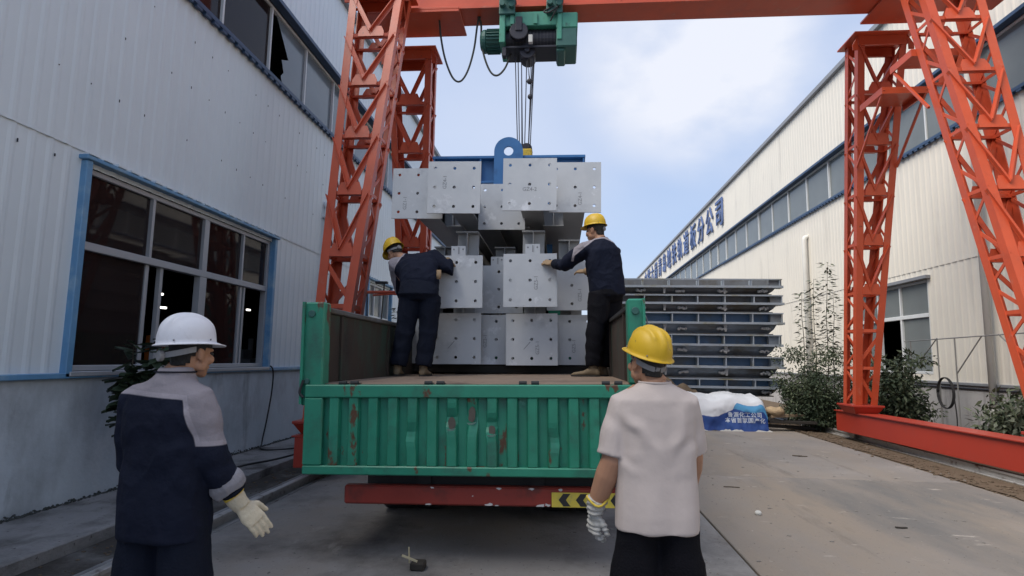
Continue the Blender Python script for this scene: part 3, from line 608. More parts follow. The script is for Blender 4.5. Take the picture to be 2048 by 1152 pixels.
for x in (-0.94, -0.12):
    b = MB(); b.box(x-0.15, x+0.13, 9.52, 9.61, 7.42, 7.80); b.box(x-0.15, x+0.13, 10.19, 10.28, 7.42, 7.80); b.box(x-0.1, x+0.08, 9.6, 10.2, 7.501, 7.55)
    tr = hp('trolley', b, M['hoist_dark'], bevel=0.012)
    for yy in (9.64, 10.16):
        for dx in (-0.08, 0.09): MB().tube([(x+dx, yy-0.03, 7.70), (x+dx, yy+0.03, 7.70)], 0.055, 16).build('trolley_wheel', M['greasy'], tr)
    b = MB(); b.tube([(x, 9.519, 7.80), (x, 9.40, 7.80), (x, 9.22, 7.80), (x, 9.18, 7.80)], [0.10, 0.10, 0.105, 0.07], 18); b.tube([(x-0.09, 9.519, 7.58), (x-0.09, 9.44, 7.58)], 0.05, 12); b.tube([(x+0.07, 9.519, 7.56), (x+0.07, 9.45, 7.56)], 0.05, 12); b.build('trolley_motor', M['hoist_dark'], tr, bevel=0.006)
    MB().tube([(x, 9.185, 7.80), (x, 9.17, 7.80)], 0.06, 16).build('motor_cap', M['alu'], tr)
def catenary(pts, n=8):
    out = []; P = [V(p) for p in pts]; P = [P[0]*2-P[1]]+P+[P[-1]*2-P[-2]]
    for i in range(1, len(P)-2):
        for k in range(n):
            t = k/n; a, b_, c, d = P[i-1:i+3]
            out.append(0.5*((2*b_)+(c-a)*t+(2*a-5*b_+4*c-d)*t*t+(3*b_-a-3*c+d)*t**3))
    return out+[P[-2]]
b = MB(); b.tube(catenary([(-0.02, 9.55, 7.6), (-0.30, 9.50, 7.44), (-0.22, 9.48, 7.40), (0.0, 9.50, 7.56)]), 0.014, 6); b.tube(catenary([(-0.03, 9.5, 7.6), (-0.13, 9.5, 7.4), (-0.2, 9.55, 7.28)]), 0.014, 6); b.build('control_cable', M['rubber'], hoist, smooth=True)
b = MB(); b.tube(catenary([(-2.22, 9.9, 7.61), (-2.17, 9.9, 7.20), (-2.08, 9.9, 6.80), (-1.94, 9.9, 6.47), (-1.80, 9.9, 6.40), (-1.67, 9.9, 6.60), (-1.57, 9.9, 7.0), (-1.52, 9.9, 7.45), (-1.49, 9.9, 7.57), (-1.45, 9.9, 7.45), (-1.43, 9.85, 7.1), (-1.36, 9.85, 6.78), (-1.25, 9.85, 6.53), (-1.13, 9.85, 6.47), (-1.0, 9.85, 6.6), (-0.90, 9.85, 6.86)]), 0.018, 8)
b.tube([(-1.49, 9.9, 7.54), (-1.49, 9.9, 7.62)], 0.03, 8)
tag(b.build('festoon_cable', M['cable'], smooth=True), 'looped power cable sagging from the red beam to the green hoist', 'cable')
hook = thing('hook_block', 'hook block and taut wire ropes running down from the green hoist', 'hook block', (-0.64, 9.9, 5.0))
for (xa, ya, za), (xb, yb, zb) in (((-0.82, 9.8, 6.9), (-0.755, 9.8, 5.2)), ((-0.78, 9.95, 6.9), (-0.73, 9.95, 5.2)), ((-0.71, 9.85, 6.88), (-0.68, 9.85, 5.08)), ((-0.72, 9.98, 6.88), (-0.675, 9.98, 5.08)), ((-0.61, 9.75, 6.75), (-0.63, 9.80, 5.06)), ((-0.48, 9.75, 6.86), (-0.575, 9.85, 5.06)), ((-0.49, 10.02, 6.88), (-0.55, 10.02, 5.1))):
    b = MB(); b.tube([(xa, ya, za), ((xa+xb)/2, (ya+yb)/2, (za+zb)/2), (xb, yb, zb)], 0.0095, 6); b.build('wire_rope', M['rope'], hook)
b = MB(); b.tube([(-0.60, 9.74, 6.75), (-0.57, 9.72, 6.4), (-0.555, 9.72, 6.3)], 0.006, 5); b.tube([(-0.53, 9.72, 6.8), (-0.555, 9.72, 6.3)], 0.006, 5); b.ball((-0.555, 9.72, 6.28), 0.05, 12); b.ball((-0.54, 9.74, 6.01), 0.048, 12); b.tube([(-0.54, 9.74, 6.06), (-0.50, 9.74, 6.85)], 0.012, 6); b.tube([(-0.56, 9.74, 5.1), (-0.54, 9.74, 6.0)], 0.012, 6)
b.build('limit_rope', M['rope'], hook)
b = MB(); b.box(-0.70, -0.50, 9.72, 10.08, 4.90, 5.08); b.build('block_shell', M['yellow'], hook, bevel=0.02)
for y in (9.82, 9.98): MB().tube([(-0.6, y-0.03, 5.10), (-0.6, y+0.03, 5.10)], 0.10, 18).build('block_sheave', M['greasy'], hook)
b = MB(); b.tube(catenary([(-0.6, 9.9, 4.9), (-0.6, 9.9, 4.78), (-0.52, 9.9, 4.70), (-0.52, 9.9, 4.60), (-0.6, 9.9, 4.54), (-0.68, 9.9, 4.6)]), 0.03, 8); b.build('hook', M['greasy'], hook, smooth=True)

# ------------------------------------------------------------------ blue spreader beam over the load
sp = thing('spreader_beam', 'blue steel lifting beam with a round lug above the top plates', 'lifting beam', (-0.86, 9.4, 4.3))
b = MB(); b.box(-2.12, 0.39, 9.28, 9.52, 4.755, 4.80); b.box(-2.12, 0.39, 9.28, 9.52, 4.34, 4.375); b.box(-2.12, 0.39, 9.385, 9.415, 4.375, 4.755); b.build('girder', M['blue_steel'], sp, bevel=0.005)
arc = [(0.235*math.cos(t), 0.80+0.235*math.sin(t)) for t in (math.pi*i/16 for i in range(17))]
hl = [(0.075*math.cos(t), 0.80+0.075*math.sin(t)) for t in (2*math.pi*i/20 for i in range(20))]
# plate with a round eye: outer outline joined to the hole ring
outer = [(-0.235, 0.0), (0.235, 0.0)]+arc
def holed(poly, hole, c, o, d, name, mt, parent):
    m = MB(); N_ = 40
    def hit(ang):
        dx, dy = math.cos(ang), math.sin(ang); best = None
        for i in range(len(poly)):
            (x1, y1), (x2, y2) = poly[i], poly[(i+1) % len(poly)]; ex, ey = x2-x1, y2-y1; den = dx*ey-dy*ex
            if abs(den) < 1e-9: continue
            t = ((x1-c[0])*ey-(y1-c[1])*ex)/den; u = ((x1-c[0])*dy-(y1-c[1])*dx)/den
            if t > 0 and -1e-6 <= u <= 1+1e-6 and (best is None or t < best): best = t
        return (c[0]+dx*best, c[1]+dy*best)
    angs = sorted([2*math.pi*i/N_ for i in range(N_)]+[math.atan2(y-c[1], x-c[0]) % (2*math.pi) for x, y in poly[:2]])
    rings = []
    for yy in (0, d):
        rings.append([V((o[0]+c[0]+hole*math.cos(a), o[1]+yy, o[2]+c[1]+hole*math.sin(a))) for a in angs]); rings.append([V((o[0]+hit(a)[0], o[1]+yy, o[2]+hit(a)[1])) for a in angs])
    m.loft([rings[0], rings[1], rings[3], rings[2], rings[0]], cap=False); return m.build(name, mt, parent)
holed(outer, 0.078, (0, 0.80), (-0.855, 9.235, 4.06), 0.04, 'lifting_lug', M['blue_steel'], sp)
for x in (-1.32, -0.4, -2.09, 0.36): MB().box(x-0.012, x+0.012, 9.29, 9.384, 4.377, 4.753).build('stiffener', M['blue_steel'], sp)
b = MB(); b.box(-0.22, -0.13, 9.20, 9.215, 3.05, 4.33); b.build('hanger', M['blue_steel'], sp); MB().box(-0.235, -0.115, 9.18, 9.235, 2.98, 3.049).build('hanger_end', M['white_frame'], sp)

# ------------------------------------------------------------------ lorry
TR = math.radians(1.05)
truck = thing('flatbed_lorry', 'green-sided flatbed lorry with its tailgate dropped, loaded with steel columns', 'lorry', (-0.67, 4.4, 0))
truck.rotation_euler = (0, -TR, 0)
TX0, TX1, TY, TZ = -1.895, 0.62, 4.40, 1.31      # bed edges, rear edge, bed height (before the slight lean)
TG, TI = M['truck_green'], M['truck_rust']
def tp(n, b, mt=TG, par=None, **k): return b.build(n, mt, par or truck, **k)
# bed of steel plates
for i in range(5): tp('bed_plate', MB().box(TX0+0.05, TX1-0.05, TY+0.02+i*1.75, TY+1.765+i*1.75, TZ-0.05, TZ), M['bed'], bevel=0.003)
# tailgate hanging down: frame, skin, ribs
t_ = MB(); zt, zb = TZ-0.005, 0.655
t_.box(TX0+0.02, TX1-0.02, TY-0.022, TY-0.006, zb, zt); tg = tp('tailgate', t_)
def rail_(z0, z1, d=0.055): return MB().box(TX0+0.02, TX1-0.02, TY-0.023-d, TY-0.023, z0, z1)
rail_(zt-0.095, zt).build('top_rail', TG, tg, bevel=0.008); rail_(zb, zb+0.065).build('bottom_rail', TG, tg, bevel=0.008)
for x0, x1 in ((TX0+0.02, TX0+0.16), (TX1-0.16, TX1-0.02)): MB().box(x0, x1, TY-0.078, TY-0.023, zb+0.066, zt-0.096).build('end_post', TG, tg, bevel=0.008)
px, nrib = 0.1475, 15
for i in range(nrib):
    xc = TX0+0.245+i*px; hw = 0.033; z0, z1 = zb+0.066, zt-0.096; nz_ = 14
    rings = []
    for k in range(nz_+1):
        z = z0+(z1-z0)*k/nz_; d = 0.048; dx = 0
        d -= 0.008*max(0, noise.noise(V((xc*3, 0, z*6))))
        dent = {6: (0.34, 0.06, 0.036), 7: (0.36, 0.10, 0.04), 8: (0.30, 0.045, 0.036), 4: (0.24, 0.05, 0.022), 11: (0.2, 0.06, 0.02)}.get(i)
        if dent: d -= dent[2]*math.exp(-((z-z0-dent[0])/dent[1])**2); dx = 0.014*math.exp(-((z-z0-dent[0]+0.05)/0.07)**2)*(1 if i % 2 else -1)
        y = TY-0.0225
        rings.append([V((xc-hw-0.013, y, z)), V((xc-hw+dx, y-d, z)), V((xc+hw+dx, y-d*0.98, z)), V((xc+hw+0.013, y, z))])
    b = MB(); b.loft(rings); b.build('rib', TG, tg, bevel=0.004, label='dented rib of the tailgate' if i in (6, 7, 8) else None)
for i, z0, hh in ((6, 0.985, 0.085), (7, 1.03, 0.12), (8, 0.945, 0.07)):       # bare scraped metal above a bent-out lip
    xc = TX0+0.245+i*px; y = TY-0.0725
    rq = random.Random(i); pts = [(0.029*max(-1, min(1, 1.25*math.cos(q)))*rq.uniform(.75, 1.0), hh*0.5+hh*0.52*math.sin(q)*rq.uniform(.8, 1.1)) for q in (2*math.pi*k/14 for k in range(14))]
    b = MB(); b.prism(pts, (xc, y+0.012, z0), (1, 0, 0), (0, 0.12, 1), (0, -0.004, 0)); b.build('bare_patch', M['bare'], tg)
    b = MB(); b.prism([(-0.036, 0.010), (-0.02, -0.004), (0.015, 0.0), (0.036, 0.016), (0.027, 0.018), (0.0, 0.010), (-0.03, 0.012)], (xc, y+0.002, z0-0.008), (1, 0, 0), (0, -0.6, 1), (0, -0.003, 0)); b.build('bent_lip', M['lip'], tg)
for x in (-1.55, -0.90+0.0, -0.20, 0.40):
    for dx in (-0.045, 0.045):
        b = MB(); b.tube([(x+dx-0.028, TY-0.045, zt+0.012), (x+dx+0.028, TY-0.045, zt+0.012)], 0.016, 10); b.box(x+dx-0.022, x+dx+0.022, TY-0.05, TY+0.06, zt+0.001, zt+0.010); b.build('hinge', M['chassis'], tg)
# side walls: rusty inner sheet, green cap, posts
for sx, X0 in ((1, TX0), (-1, TX1)):
    xi = X0+sx*0.055
    b = MB(); b.box(min(X0, xi), max(X0, xi), TY+0.10, TY+8.6, TZ-0.06, TZ+0.555); sw = tp('side_wall', b, TI, bevel=0.006)
    b = MB(); b.box(X0-0.012*sx, X0+0.075*sx, TY+0.1, TY+8.6, TZ+0.556, TZ+0.60); b.build('cap_rail', M['mould_brown'] if sx > 0 else M['chassis'], sw, bevel=0.008)
    b = MB(); b.box(X0-0.02*sx, X0-0.001*sx, TY+0.1, TY+8.6, TZ-0.06, TZ+0.55); b.build('outer_sheet', TG, sw)
    for k in range(20): MB().box(X0-0.055*sx, X0-0.0205*sx, TY+0.3+k*0.42, TY+0.40+k*0.42, TZ-0.05, TZ+0.54).build('outer_rib', TG, sw)
    for k in range(6): MB().box(min(xi, xi+0.018*sx), max(xi, xi+0.018*sx), TY+0.5+k*1.4, TY+0.54+k*1.4, TZ+0.01, TZ+0.55).build('inner_rib', TI, sw)
    wpo = 0.135 if sx > 0 else 0.095
    b = MB(); b.box(min(X0-0.03*sx, X0+sx*wpo), max(X0-0.03*sx, X0+sx*wpo), TY-0.035, TY+0.098, TZ+(-0.16 if sx > 0 else 0.0), TZ+0.62); po = tp('corner_post', b, TG, bevel=0.012)
    xo = X0-0.03*sx
    MB().box(min(xo, xo+0.02*sx), max(xo, xo+0.02*sx), TY-0.06, TY-0.036, TZ-0.15, TZ+0.62).build('post_edge', TG, po)
    b = MB(); b.tube([(X0+0.04*sx, TY-0.05, TZ+0.53), (X0+0.04*sx, TY-0.034, TZ+0.53)], 0.028, 12); b.tube([(X0+0.02*sx, TY-0.055, TZ+0.02), (X0+0.02*sx, TY-0.034, TZ+0.02)], 0.022, 10); b.build('latch', M['hoist_dark'], po, bevel=0.003)
    b = MB(); b.tube(catenary([(X0+0.0*sx, TY-0.06, TZ+0.03), (X0-0.02*sx, TY-0.07, TZ-0.06), (X0+0.01*sx, TY-0.07, TZ-0.10)]), 0.010, 6); b.build('hook_chain', M['chassis'], po)
tp('headboard', MB().box(TX0, TX1, TY+8.6, TY+8.7, TZ-0.05, TZ+1.1), TG, bevel=0.01)
# wire standing off the right corner post
b = MB(); b.tube(catenary([(TX1+0.01, TY, TZ+0.55), (TX1+0.05, TY, TZ+0.45), (TX1+0.06, TY, TZ+0.28)]), 0.006, 6); tp('loose_wire', b, M['thin_rod'], smooth=True)
# chassis, bumper, wheels
for x in (-1.08, -0.28): tp('chassis_rail', MB().box(x-0.05, x+0.05, TY+0.25, TY+10.2, 0.86, 1.12), M['chassis'])
for k in range(7): tp('cross_member', MB().box(TX0+0.1, TX1-0.1, TY+0.15+k*1.4, TY+0.25+k*1.4, 1.125, TZ-0.051), M['chassis'])
b = MB(); b.box(-1.25, 0.44, TY+0.14, TY+0.20, 0.50, 1.05); tp('rear_panel', b, M['chassis'])
b = MB(); b.box(-1.585, 0.45, TY+0.02, TY+0.10, 0.43, 0.565); bu = tp('bumper', b, M['bumper'], bevel=0.012)
for x in (-1.0, -0.15): MB().box(x-0.05, x+0.05, TY+0.101, TY+0.139, 0.5, 0.9).build('bumper_arm', M['chassis'], bu)
yb_ = TY+0.0185
b = MB(); b.box(-0.045, 0.43, TY+0.012, yb_, 0.432, 0.535); cp = b.build('chevron_plate', M['sign_yellow'], bu, bevel=0.002)
for i in range(4):
    x = 0.005+i*0.123
    pl = [(x, 0.484), (x+0.034, 0.440), (x+0.085, 0.440), (x+0.052, 0.484), (x+0.085, 0.528), (x+0.034, 0.528)]
    if i == 3: pl = [(min(px_, 0.428), pz_) for px_, pz_ in pl]
    MB().prism(pl, (0, TY+0.0118, 0), (1, 0, 0), (0, 0, 1), (0, -0.002, 0)).build('chevron', M['black'], cp)
cr_ = random.Random(5)
for (x, z, w_) in ((-0.50, 0.438, .032), (-0.445, 0.436, .022), (-0.13, 0.437, .045), (-0.075, 0.445, .03), (-0.43, 0.556, .022), (-0.19, 0.557, .026), (-0.92, 0.556, .018), (-0.95, 0.437, .022), (-0.62, 0.50, .008), (0.02, 0.552, .02)):
    pts = [(x+w_*cr_.uniform(.5, 1.1)*math.cos(q), min(0.562, max(0.433, z+w_*0.45*cr_.uniform(.3, 1.2)*math.sin(q)))) for q in (2*math.pi*k/9 for k in range(9))]
    MB().prism(pts, (0, TY+0.0197, 0), (1, 0, 0), (0, 0, 1), (0, -0.0012, 0)).build('paint_chip', M['white_chip'], bu)
def wheel(x0, x1, y, r=0.5):
    b = MB(); n = 32; prof = [(0.0, 0.30), (0.0, 0.44), (0.03, 0.5), (0.05, 0.505), (0.5, 0.51), (0.95, 0.505), (0.97, 0.5), (1, 0.44), (1, 0.30)]
    rings = [[V((x0+(x1-x0)*a, y+q*math.cos(t), 0.505+q*math.sin(t))) for t in (2*math.pi*j/n for j in range(n))] for a, q in prof]
    b.loft(rings, cap=False); wh = tp('wheel', b, M['rubber'], smooth=True)
    MB().tube([(x0+(x1-x0)*0.2, y, 0.505), (x1-(x1-x0)*0.2, y, 0.505)], 0.305, 24).build('rim', M['greasy'], wh)
    MB().tube([(x0+(x1-x0)*0.1, y, 0.505), (x1-(x1-x0)*0.1, y, 0.505)], 0.11, 16).build('hub', M['greasy'], wh)
for y in (TY+1.75, TY+3.05):
    for x0 in (-1.72, -1.40, -0.16, 0.16): wheel(x0, x0+0.27, y)
    tp('axle', MB().tube([(-1.7, y, 0.505), (0.4, y, 0.505)], 0.09, 14), M['chassis'])
for x0 in (-1.74, -0.14): tp('mud_flap', MB().box(x0, x0+0.55, TY+1.05, TY+1.07, 0.28, 1.0), M['rubber'])
b = MB(); b.box(-1.3, -0.1, TY+0.9, TY+0.96, 0.6, 0.86); tp('cross_tube', b, M['chassis'])
# cab at the far end
b = MB(); b.loft([[V((x, y, z)) for x, y in ((-1.85, TY+8.95), (0.52, TY+8.95), (0.52, TY+yy), (-1.85, TY+yy))] for z, yy in ((0.55, 10.9), (1.7, 10.9), (2.75, 10.6))]); cb = tp('cab', b, TG, bevel=0.05)
MB().box(-1.2, -0.1, TY+8.93, TY+8.949, 1.9, 2.4).build('rear_window', M['glass_dark'], cb)
for x0 in (-1.78, 0.12): wheel(x0, x0+0.28, TY+9.8)
# ------------------------------------------------------------------ the load: steel columns with base plates
PS, HR = 0.31, 0.0185
def plate_mesh(t=0.022):
    m = MB(); cells = [-PS, -0.115, 0.115, PS]; hc = [-0.228, 0, 0.228]; n = 16
    for i in range(3):
        for j in range(3):
            x0, x1, z0, z1 = cells[i], cells[i+1], cells[j], cells[j+1]; cx, cz = hc[i], hc[j]; ang = set()
            for k in range(n): ang.add(round(2*math.pi*k/n, 6))
            for x in (x0, x1):
                for z in (z0, z1): ang.add(round(math.atan2(z-cz, x-cx) % (2*math.pi), 6))
            ang = sorted(ang); ri = []; ro = []
            for a in ang:
                dx, dz = math.cos(a), math.sin(a); ts = []
                if abs(dx) > 1e-6: ts.append(((x1 if dx > 0 else x0)-cx)/dx)
                if abs(dz) > 1e-6: ts.append(((z1 if dz > 0 else z0)-cz)/dz)
                q = min(ts); ri.append((cx+HR*dx, cz+HR*dz)); ro.append((cx+q*dx, cz+q*dz))
            f = lambda pts, y: [V((x, y, z)) for x, z in pts]
            m.loft([f(ro, 0), f(ri, 0), f(ri, t), f(ro, t)], cap=False)
    for x in (-PS, PS): m.poly([(x, 0, -PS), (x, t, -PS), (x, t, PS), (x, 0, PS)], [(0, 1, 2, 3)])
    for z in (-PS, PS): m.poly([(-PS, 0, z), (-PS, t, z), (PS, t, z), (PS, 0, z)], [(0, 1, 2, 3)])
    return m
GALV, GB = M['galv'], M['galv_beam']
LEN = 5.2
def column_proto(rev):
    t = thing('steel_column', 'x', 'steel column', (0, 0, 0), 'galvanised steel columns on the lorry')
    y0, y1 = (0.0225, LEN) if not rev else (0.0, LEN)
    hw, hh = 0.14, 0.155
    MB().box(-hw, hw, y0, y1, hh-0.016, hh).build('flange', GB, t); MB().box(-hw, hw, y0, y1, -hh, -hh+0.016).build('flange', GB, t)
    MB().box(-0.006, 0.006, y0, y1, -hh+0.0165, hh-0.0165).build('web', GB, t)
    for sx in (-1, 1): MB().box(min(sx*0.0065, sx*(hw-0.004)), max(sx*0.0065, sx*(hw-0.004)), y0+0.12, y0+0.132, -hh+0.0165, hh-0.0165).build('stiffener', GB, t)
    p = plate_mesh()
    if rev:
        for v in p.v: v.y += LEN
    p.build('base_plate', GALV, t); return t
pf, pr = column_proto(False), column_proto(True)
stencils = ['GZ1-1', 'GZ4-2', 'GZ4-1', 'GZ5-1', 'GZ2-1']
used = [False, False]
def put(x, y, z, label, rev=False, lug=False, sten=None, scratch=None, rot=0.0, yawz=0.0):
    src = pr if rev else pf
    if not used[rev]: used[rev] = True; o = src
    else: o = copy_tree(src)
    o['label'] = label; OFF[o.name] = V((0, 0, 0)); todo.append((o, lug, sten, scratch)); o.location = (x, y, z); o.rotation_euler = (0, rot, yawz); return o
todo = []
T = ' '
# bottom row, middle row, top row (height of the plate centre 1.735 / 2.40 / 3.50)
r1, r2, r3 = -0.014, -0.012, 0.004
put(-1.74, 7.40, 1.735, 'steel column whose plate shows between the legs of the bending worker', scratch=(-.06, -.03), rot=r1)
put(-1.27, 7.15, 1.735, 'steel column with a scratched front plate, bottom row beside the bending worker', scratch=(-.10, -.12), rot=r1)
put(-0.80, 7.40, 1.737, 'steel column set back between the two front plates of the bottom row', sten=('GZ2-1', -.14, -.02, 1), rot=r1)
put(-0.34, 7.10, 1.735, 'steel column with a scratched front plate in the middle of the bottom row', sten=('GZ5-1', .07, -.10, 1), scratch=(-.10, -.12), rot=r1)
put(0.12, 7.40, 1.745, 'steel column set back in the bottom row, behind the shin of the standing worker', sten=('GZ5-1', .05, -.08, 1), rot=r1)
put(-1.77, 7.40, 2.43, 'steel column hidden behind the back of the bending worker, middle row', rot=r2)
put(-1.22, 6.80, 2.39, 'steel column with a tab on its front plate, beside the elbow of the bending worker', lug=(0.02,), rot=r2)
put(-0.79, 7.50, 2.385, 'steel column set back between the two tabbed front plates of the middle row', lug=(-.02,), rot=r2)
put(-0.35, 6.75, 2.405, 'steel column with a tabbed front plate under the glove of the standing worker', lug=(0.03,), sten=('GZ5-1', .07, -.03, 1), rot=r2)
put(0.14, 7.30, 2.415, 'steel column set back in the middle row, below the arm of the standing worker', sten=('GZ5-1', .10, -.12, 1), rot=r2)
put(-1.72, 6.80, 3.46, 'raised steel column at the outer end of the top row, nearest the pale blue hall', sten=('GZ1-1', -.15, -.12, 1), rot=0.006)
put(-1.24, 6.60, 3.472, 'raised steel column with a front plate before the end of the blue lifting beam', sten=('GZ4-1', -.11, .06, 1), rot=0.008)
put(-0.78, 7.60, 3.50, 'raised steel column hanging lower and further back in the centre of the top row', rot=0.004)
put(-0.36, 6.60, 3.50, 'raised steel column with the front plate just below the round blue lug', sten=('GZ4-2', 0, -.06, 0), rot=0.004)
put(0.17, 6.95, 3.565, 'raised steel column with bright patches above the helmet of the standing worker', sten=('GZ4-1', .06, -.14, 1), rot=0.004)
for x, y, z, l in ((-1.53, 7.6, 2.81, 'reversed steel column end above the elbow of the bending worker, outermost'), (-1.17, 7.2, 2.925, 'reversed steel column end just above the tabbed plate beside the bending worker'),
                   (-0.76, 7.9, 2.86, 'reversed steel column end in the dark centre between middle and top rows'), (-0.34, 7.2, 2.935, 'reversed steel column end just above the glove of the standing worker'), (0.11, 7.6, 2.90, 'reversed steel column end behind the raised arm of the standing worker')):
    put(x, y, z, l, rev=True)
for x, y, l in ((-1.68, 7.55, 'reversed steel column in the gap above the bottom row, behind the bending worker'), (-1.23, 7.35, 'reversed steel column in the gap above the scratched bottom plate beside the bending worker'), (-0.80, 7.7, 'reversed steel column in the gap above the set-back plate of the bottom row'), (-0.32, 7.35, 'reversed steel column in the gap above the middle front plate of the bottom row'), (0.14, 7.55, 'reversed steel column in the gap behind the thigh of the standing worker')):
    put(x, y, 2.065, l, rev=True)
for x, y, l in ((-1.49, 7.9, 'added reversed steel column between the two outer raised columns beside the red crane'), (-1.01, 8.0, 'added reversed steel column above the dark centre, left of the lower hanging plate'), (-0.57, 8.0, 'added reversed steel column right of the lower hanging plate in the top row'), (-0.10, 7.9, 'added reversed steel column between the two raised columns nearest the standing worker')):  # mostly unseen extra columns, added to close bright sky gaps and darken the row
    put(x, y, 3.46, l, rev=True)
lugm = None
for o, lug, sten, scratch in todo:
    bp_ = [c for c in o.children if c.name.startswith('base_plate')][0]
    if lug:
        x = lug[0]; m = MB(); m.box(x-0.085, x+0.085, 0.004, 0.016, PS+0.001, PS+0.115); lg = m.build('tab', GALV, bp_)
        m = MB()
        for dx in (-0.055, 0.055): m.tube([(x+dx, 0.0035, PS+0.075), (x+dx, 0.002, PS+0.075)], 0.011, 10)
        m.box(x-0.004, x+0.004, 0.0015, 0.0038, PS+0.02, PS+0.10); m.box(x+0.012, x+0.016, 0.0015, 0.0038, PS+0.015, PS+0.10); m.build('tab_slot', M['marker'], lg if False else bp_)
    if sten:
        tx, px_, pz_, vert = sten
        text_mesh('stencil', tx, 0.062, M['marker'], bp_, (px_, -0.0012, pz_), (0, 0, 1) if vert else (1, 0, 0), (-1, 0, 0) if vert else (0, 0, 1), 0.0)
    if scratch:
        a, c = scratch; m = MB()
        m.prism([(0, 0), (0.006, -0.002), (0.085, 0.085), (0.080, 0.092)], (a, -0.0005, c), (1, 0, 0), (0, 0, 1), (0, -0.001, 0)); m.build('scratch', M['marker'], bp_)
# timbers under the load and a strap
for i in range(4):
    b = MB(); y = 7.44+i*1.5; b.box(-1.86, 0.42, y, y+0.16, 1.318+0.0, 1.42)
    o = b.build('timber_bearer', M['timber'], bevel=0.006); o.rotation_euler = (0, 0, 0); tag(o, 'dark timber bearer across the lorry bed under the load, %s from the tailgate' % ('nearest', 'second', 'third', 'farthest')[i], 'timber', 'bearers under the load')

# ------------------------------------------------------------------ stacked steel moulds behind the lorry
tops = [3.60, 3.19, 2.74, 2.19, 1.64, 1.09]
hs = [0.40, 0.44, 0.54, 0.54, 0.54, 0.42]
MX0, MX1, MY = 1.30, 5.55, 15.2
def mould(top, h, style, label, first):
    t = thing('steel_mould', label, 'steel mould', (3.4, MY+1.2, top-h), 'steel moulds stacked beyond the lorry')
    bodym = M['mould_brown'] if style == 0 else M['mould']; rim = M['mould_rim']; pan = M['mould_panel'] if style else M['mould_brown']
    dx = rnd.uniform(-0.05, 0.04); x1 = MX1+dx; hr = h*0.44
    # hollow upper frame: thin top bar, deep bottom flange, upright plates, dark panel behind
    MB().box(MX0, x1, MY, MY+0.06, top-0.03, top).build('top_bar', rim, t)
    MB().box(MX0, x1, MY+0.25, MY+2.4, top-hr+0.002, top-0.005).build('inner_panel', pan, t)
    MB().box(MX0, x1+0.02, MY-0.02, MY+0.25, top-hr-0.055, top-hr).build('lower_flange', rim, t)
    n = 7
    for i in range(n): x = MX0+0.15+i*(x1-MX0-0.2)/(n-1)+rnd.uniform(-.03, .03); MB().box(x-0.012, x+0.012, MY+0.005, MY+0.249, top-hr+0.001, top-0.031).build('upright', rim, t)
    MB().box(x1-0.3, x1, MY+0.06, MY+2.4, top-hr+0.003, top-0.002).build('end_plate', bodym, t)
    b = MB(); z0, z1 = top-h+0.02, top-hr-0.056
    b.loft([[V((x, y, z)) for x, y in ((MX0+0.05, MY+0.10+q), (x1-0.14-q*1.2, MY+0.10+q), (x1-0.14-q*1.2, MY+2.35), (MX0+0.05, MY+2.35))] for z, q in ((z1, 0.0), ((z0+z1)/2, 0.05), (z0, 0.14))]); b.build('body', bodym, t)
    MB().box(MX0+0.02, x1-0.24, MY+0.08, MY+2.3, top-h-0.005, top-h+0.019).build('base_plate', M['mould_brown'], t)
    zc = (z0+z1)/2
    for i in range(4):
        x = MX0+0.75+i*1.02+rnd.uniform(-.04, .04); b = MB()
        for k in range(5): b.ball((x+(k-2)*0.045, MY+0.09, zc+rnd.uniform(-.02, .02)), (rnd.uniform(.03, .055), 0.05, rnd.uniform(.03, .05)), 8)
        b.build('lug', M['lump'], t, smooth=True)
    for i in range(2):
        x = MX0+1.35+i*1.5; b = MB(); b.loft([[V((x+sx*q, MY+0.05+sy, z)) for sx, sy in ((-1, 0), (1, 0), (1, 0.05), (-1, 0.05))] for z, q in ((zc-0.07, 0.02), (zc+0.02, 0.03), (zc+0.11, 0.05))]); b.build('clamp', M['lump'], t)
    for i in range(3): MB().box(MX0+0.6+i*1.35, MX0+0.72+i*1.35, MY+0.12, MY+0.3, top-h-0.03, top-h-0.006).build('spacer', M['lump'], t)
    return t
names = ['topmost dark steel mould of the stack, rim against the cream hall', 'dark steel mould second from the top of the stack', 'blue steel mould third from the top, level with the green corner post', 'blue steel mould fourth from the top, behind the yellow helmet', 'grey-blue steel mould next to lowest in the stack', 'lowest steel mould of the stack, just above the printed sheet']
for i in range(6): mould(tops[i], hs[i], 0 if i < 2 else 1, names[i], i == 0)
for i, x in enumerate((1.7, 3.1, 4.6)):
    b = MB(); b.box(x-0.15, x+0.15, MY+0.2, MY+2.2, -0.01, 0.35); b.box(x-0.13, x+0.13, MY+0.3, MY+2.1, 0.351, 0.63)
    tag(b.build('timber_block', M['timber'], bevel=0.01), 'heavy dark timber block under the stack of moulds, %s' % ('nearest the lorry', 'middle of three', 'nearest the bush')[i], 'timber', 'blocks under the mould stack')

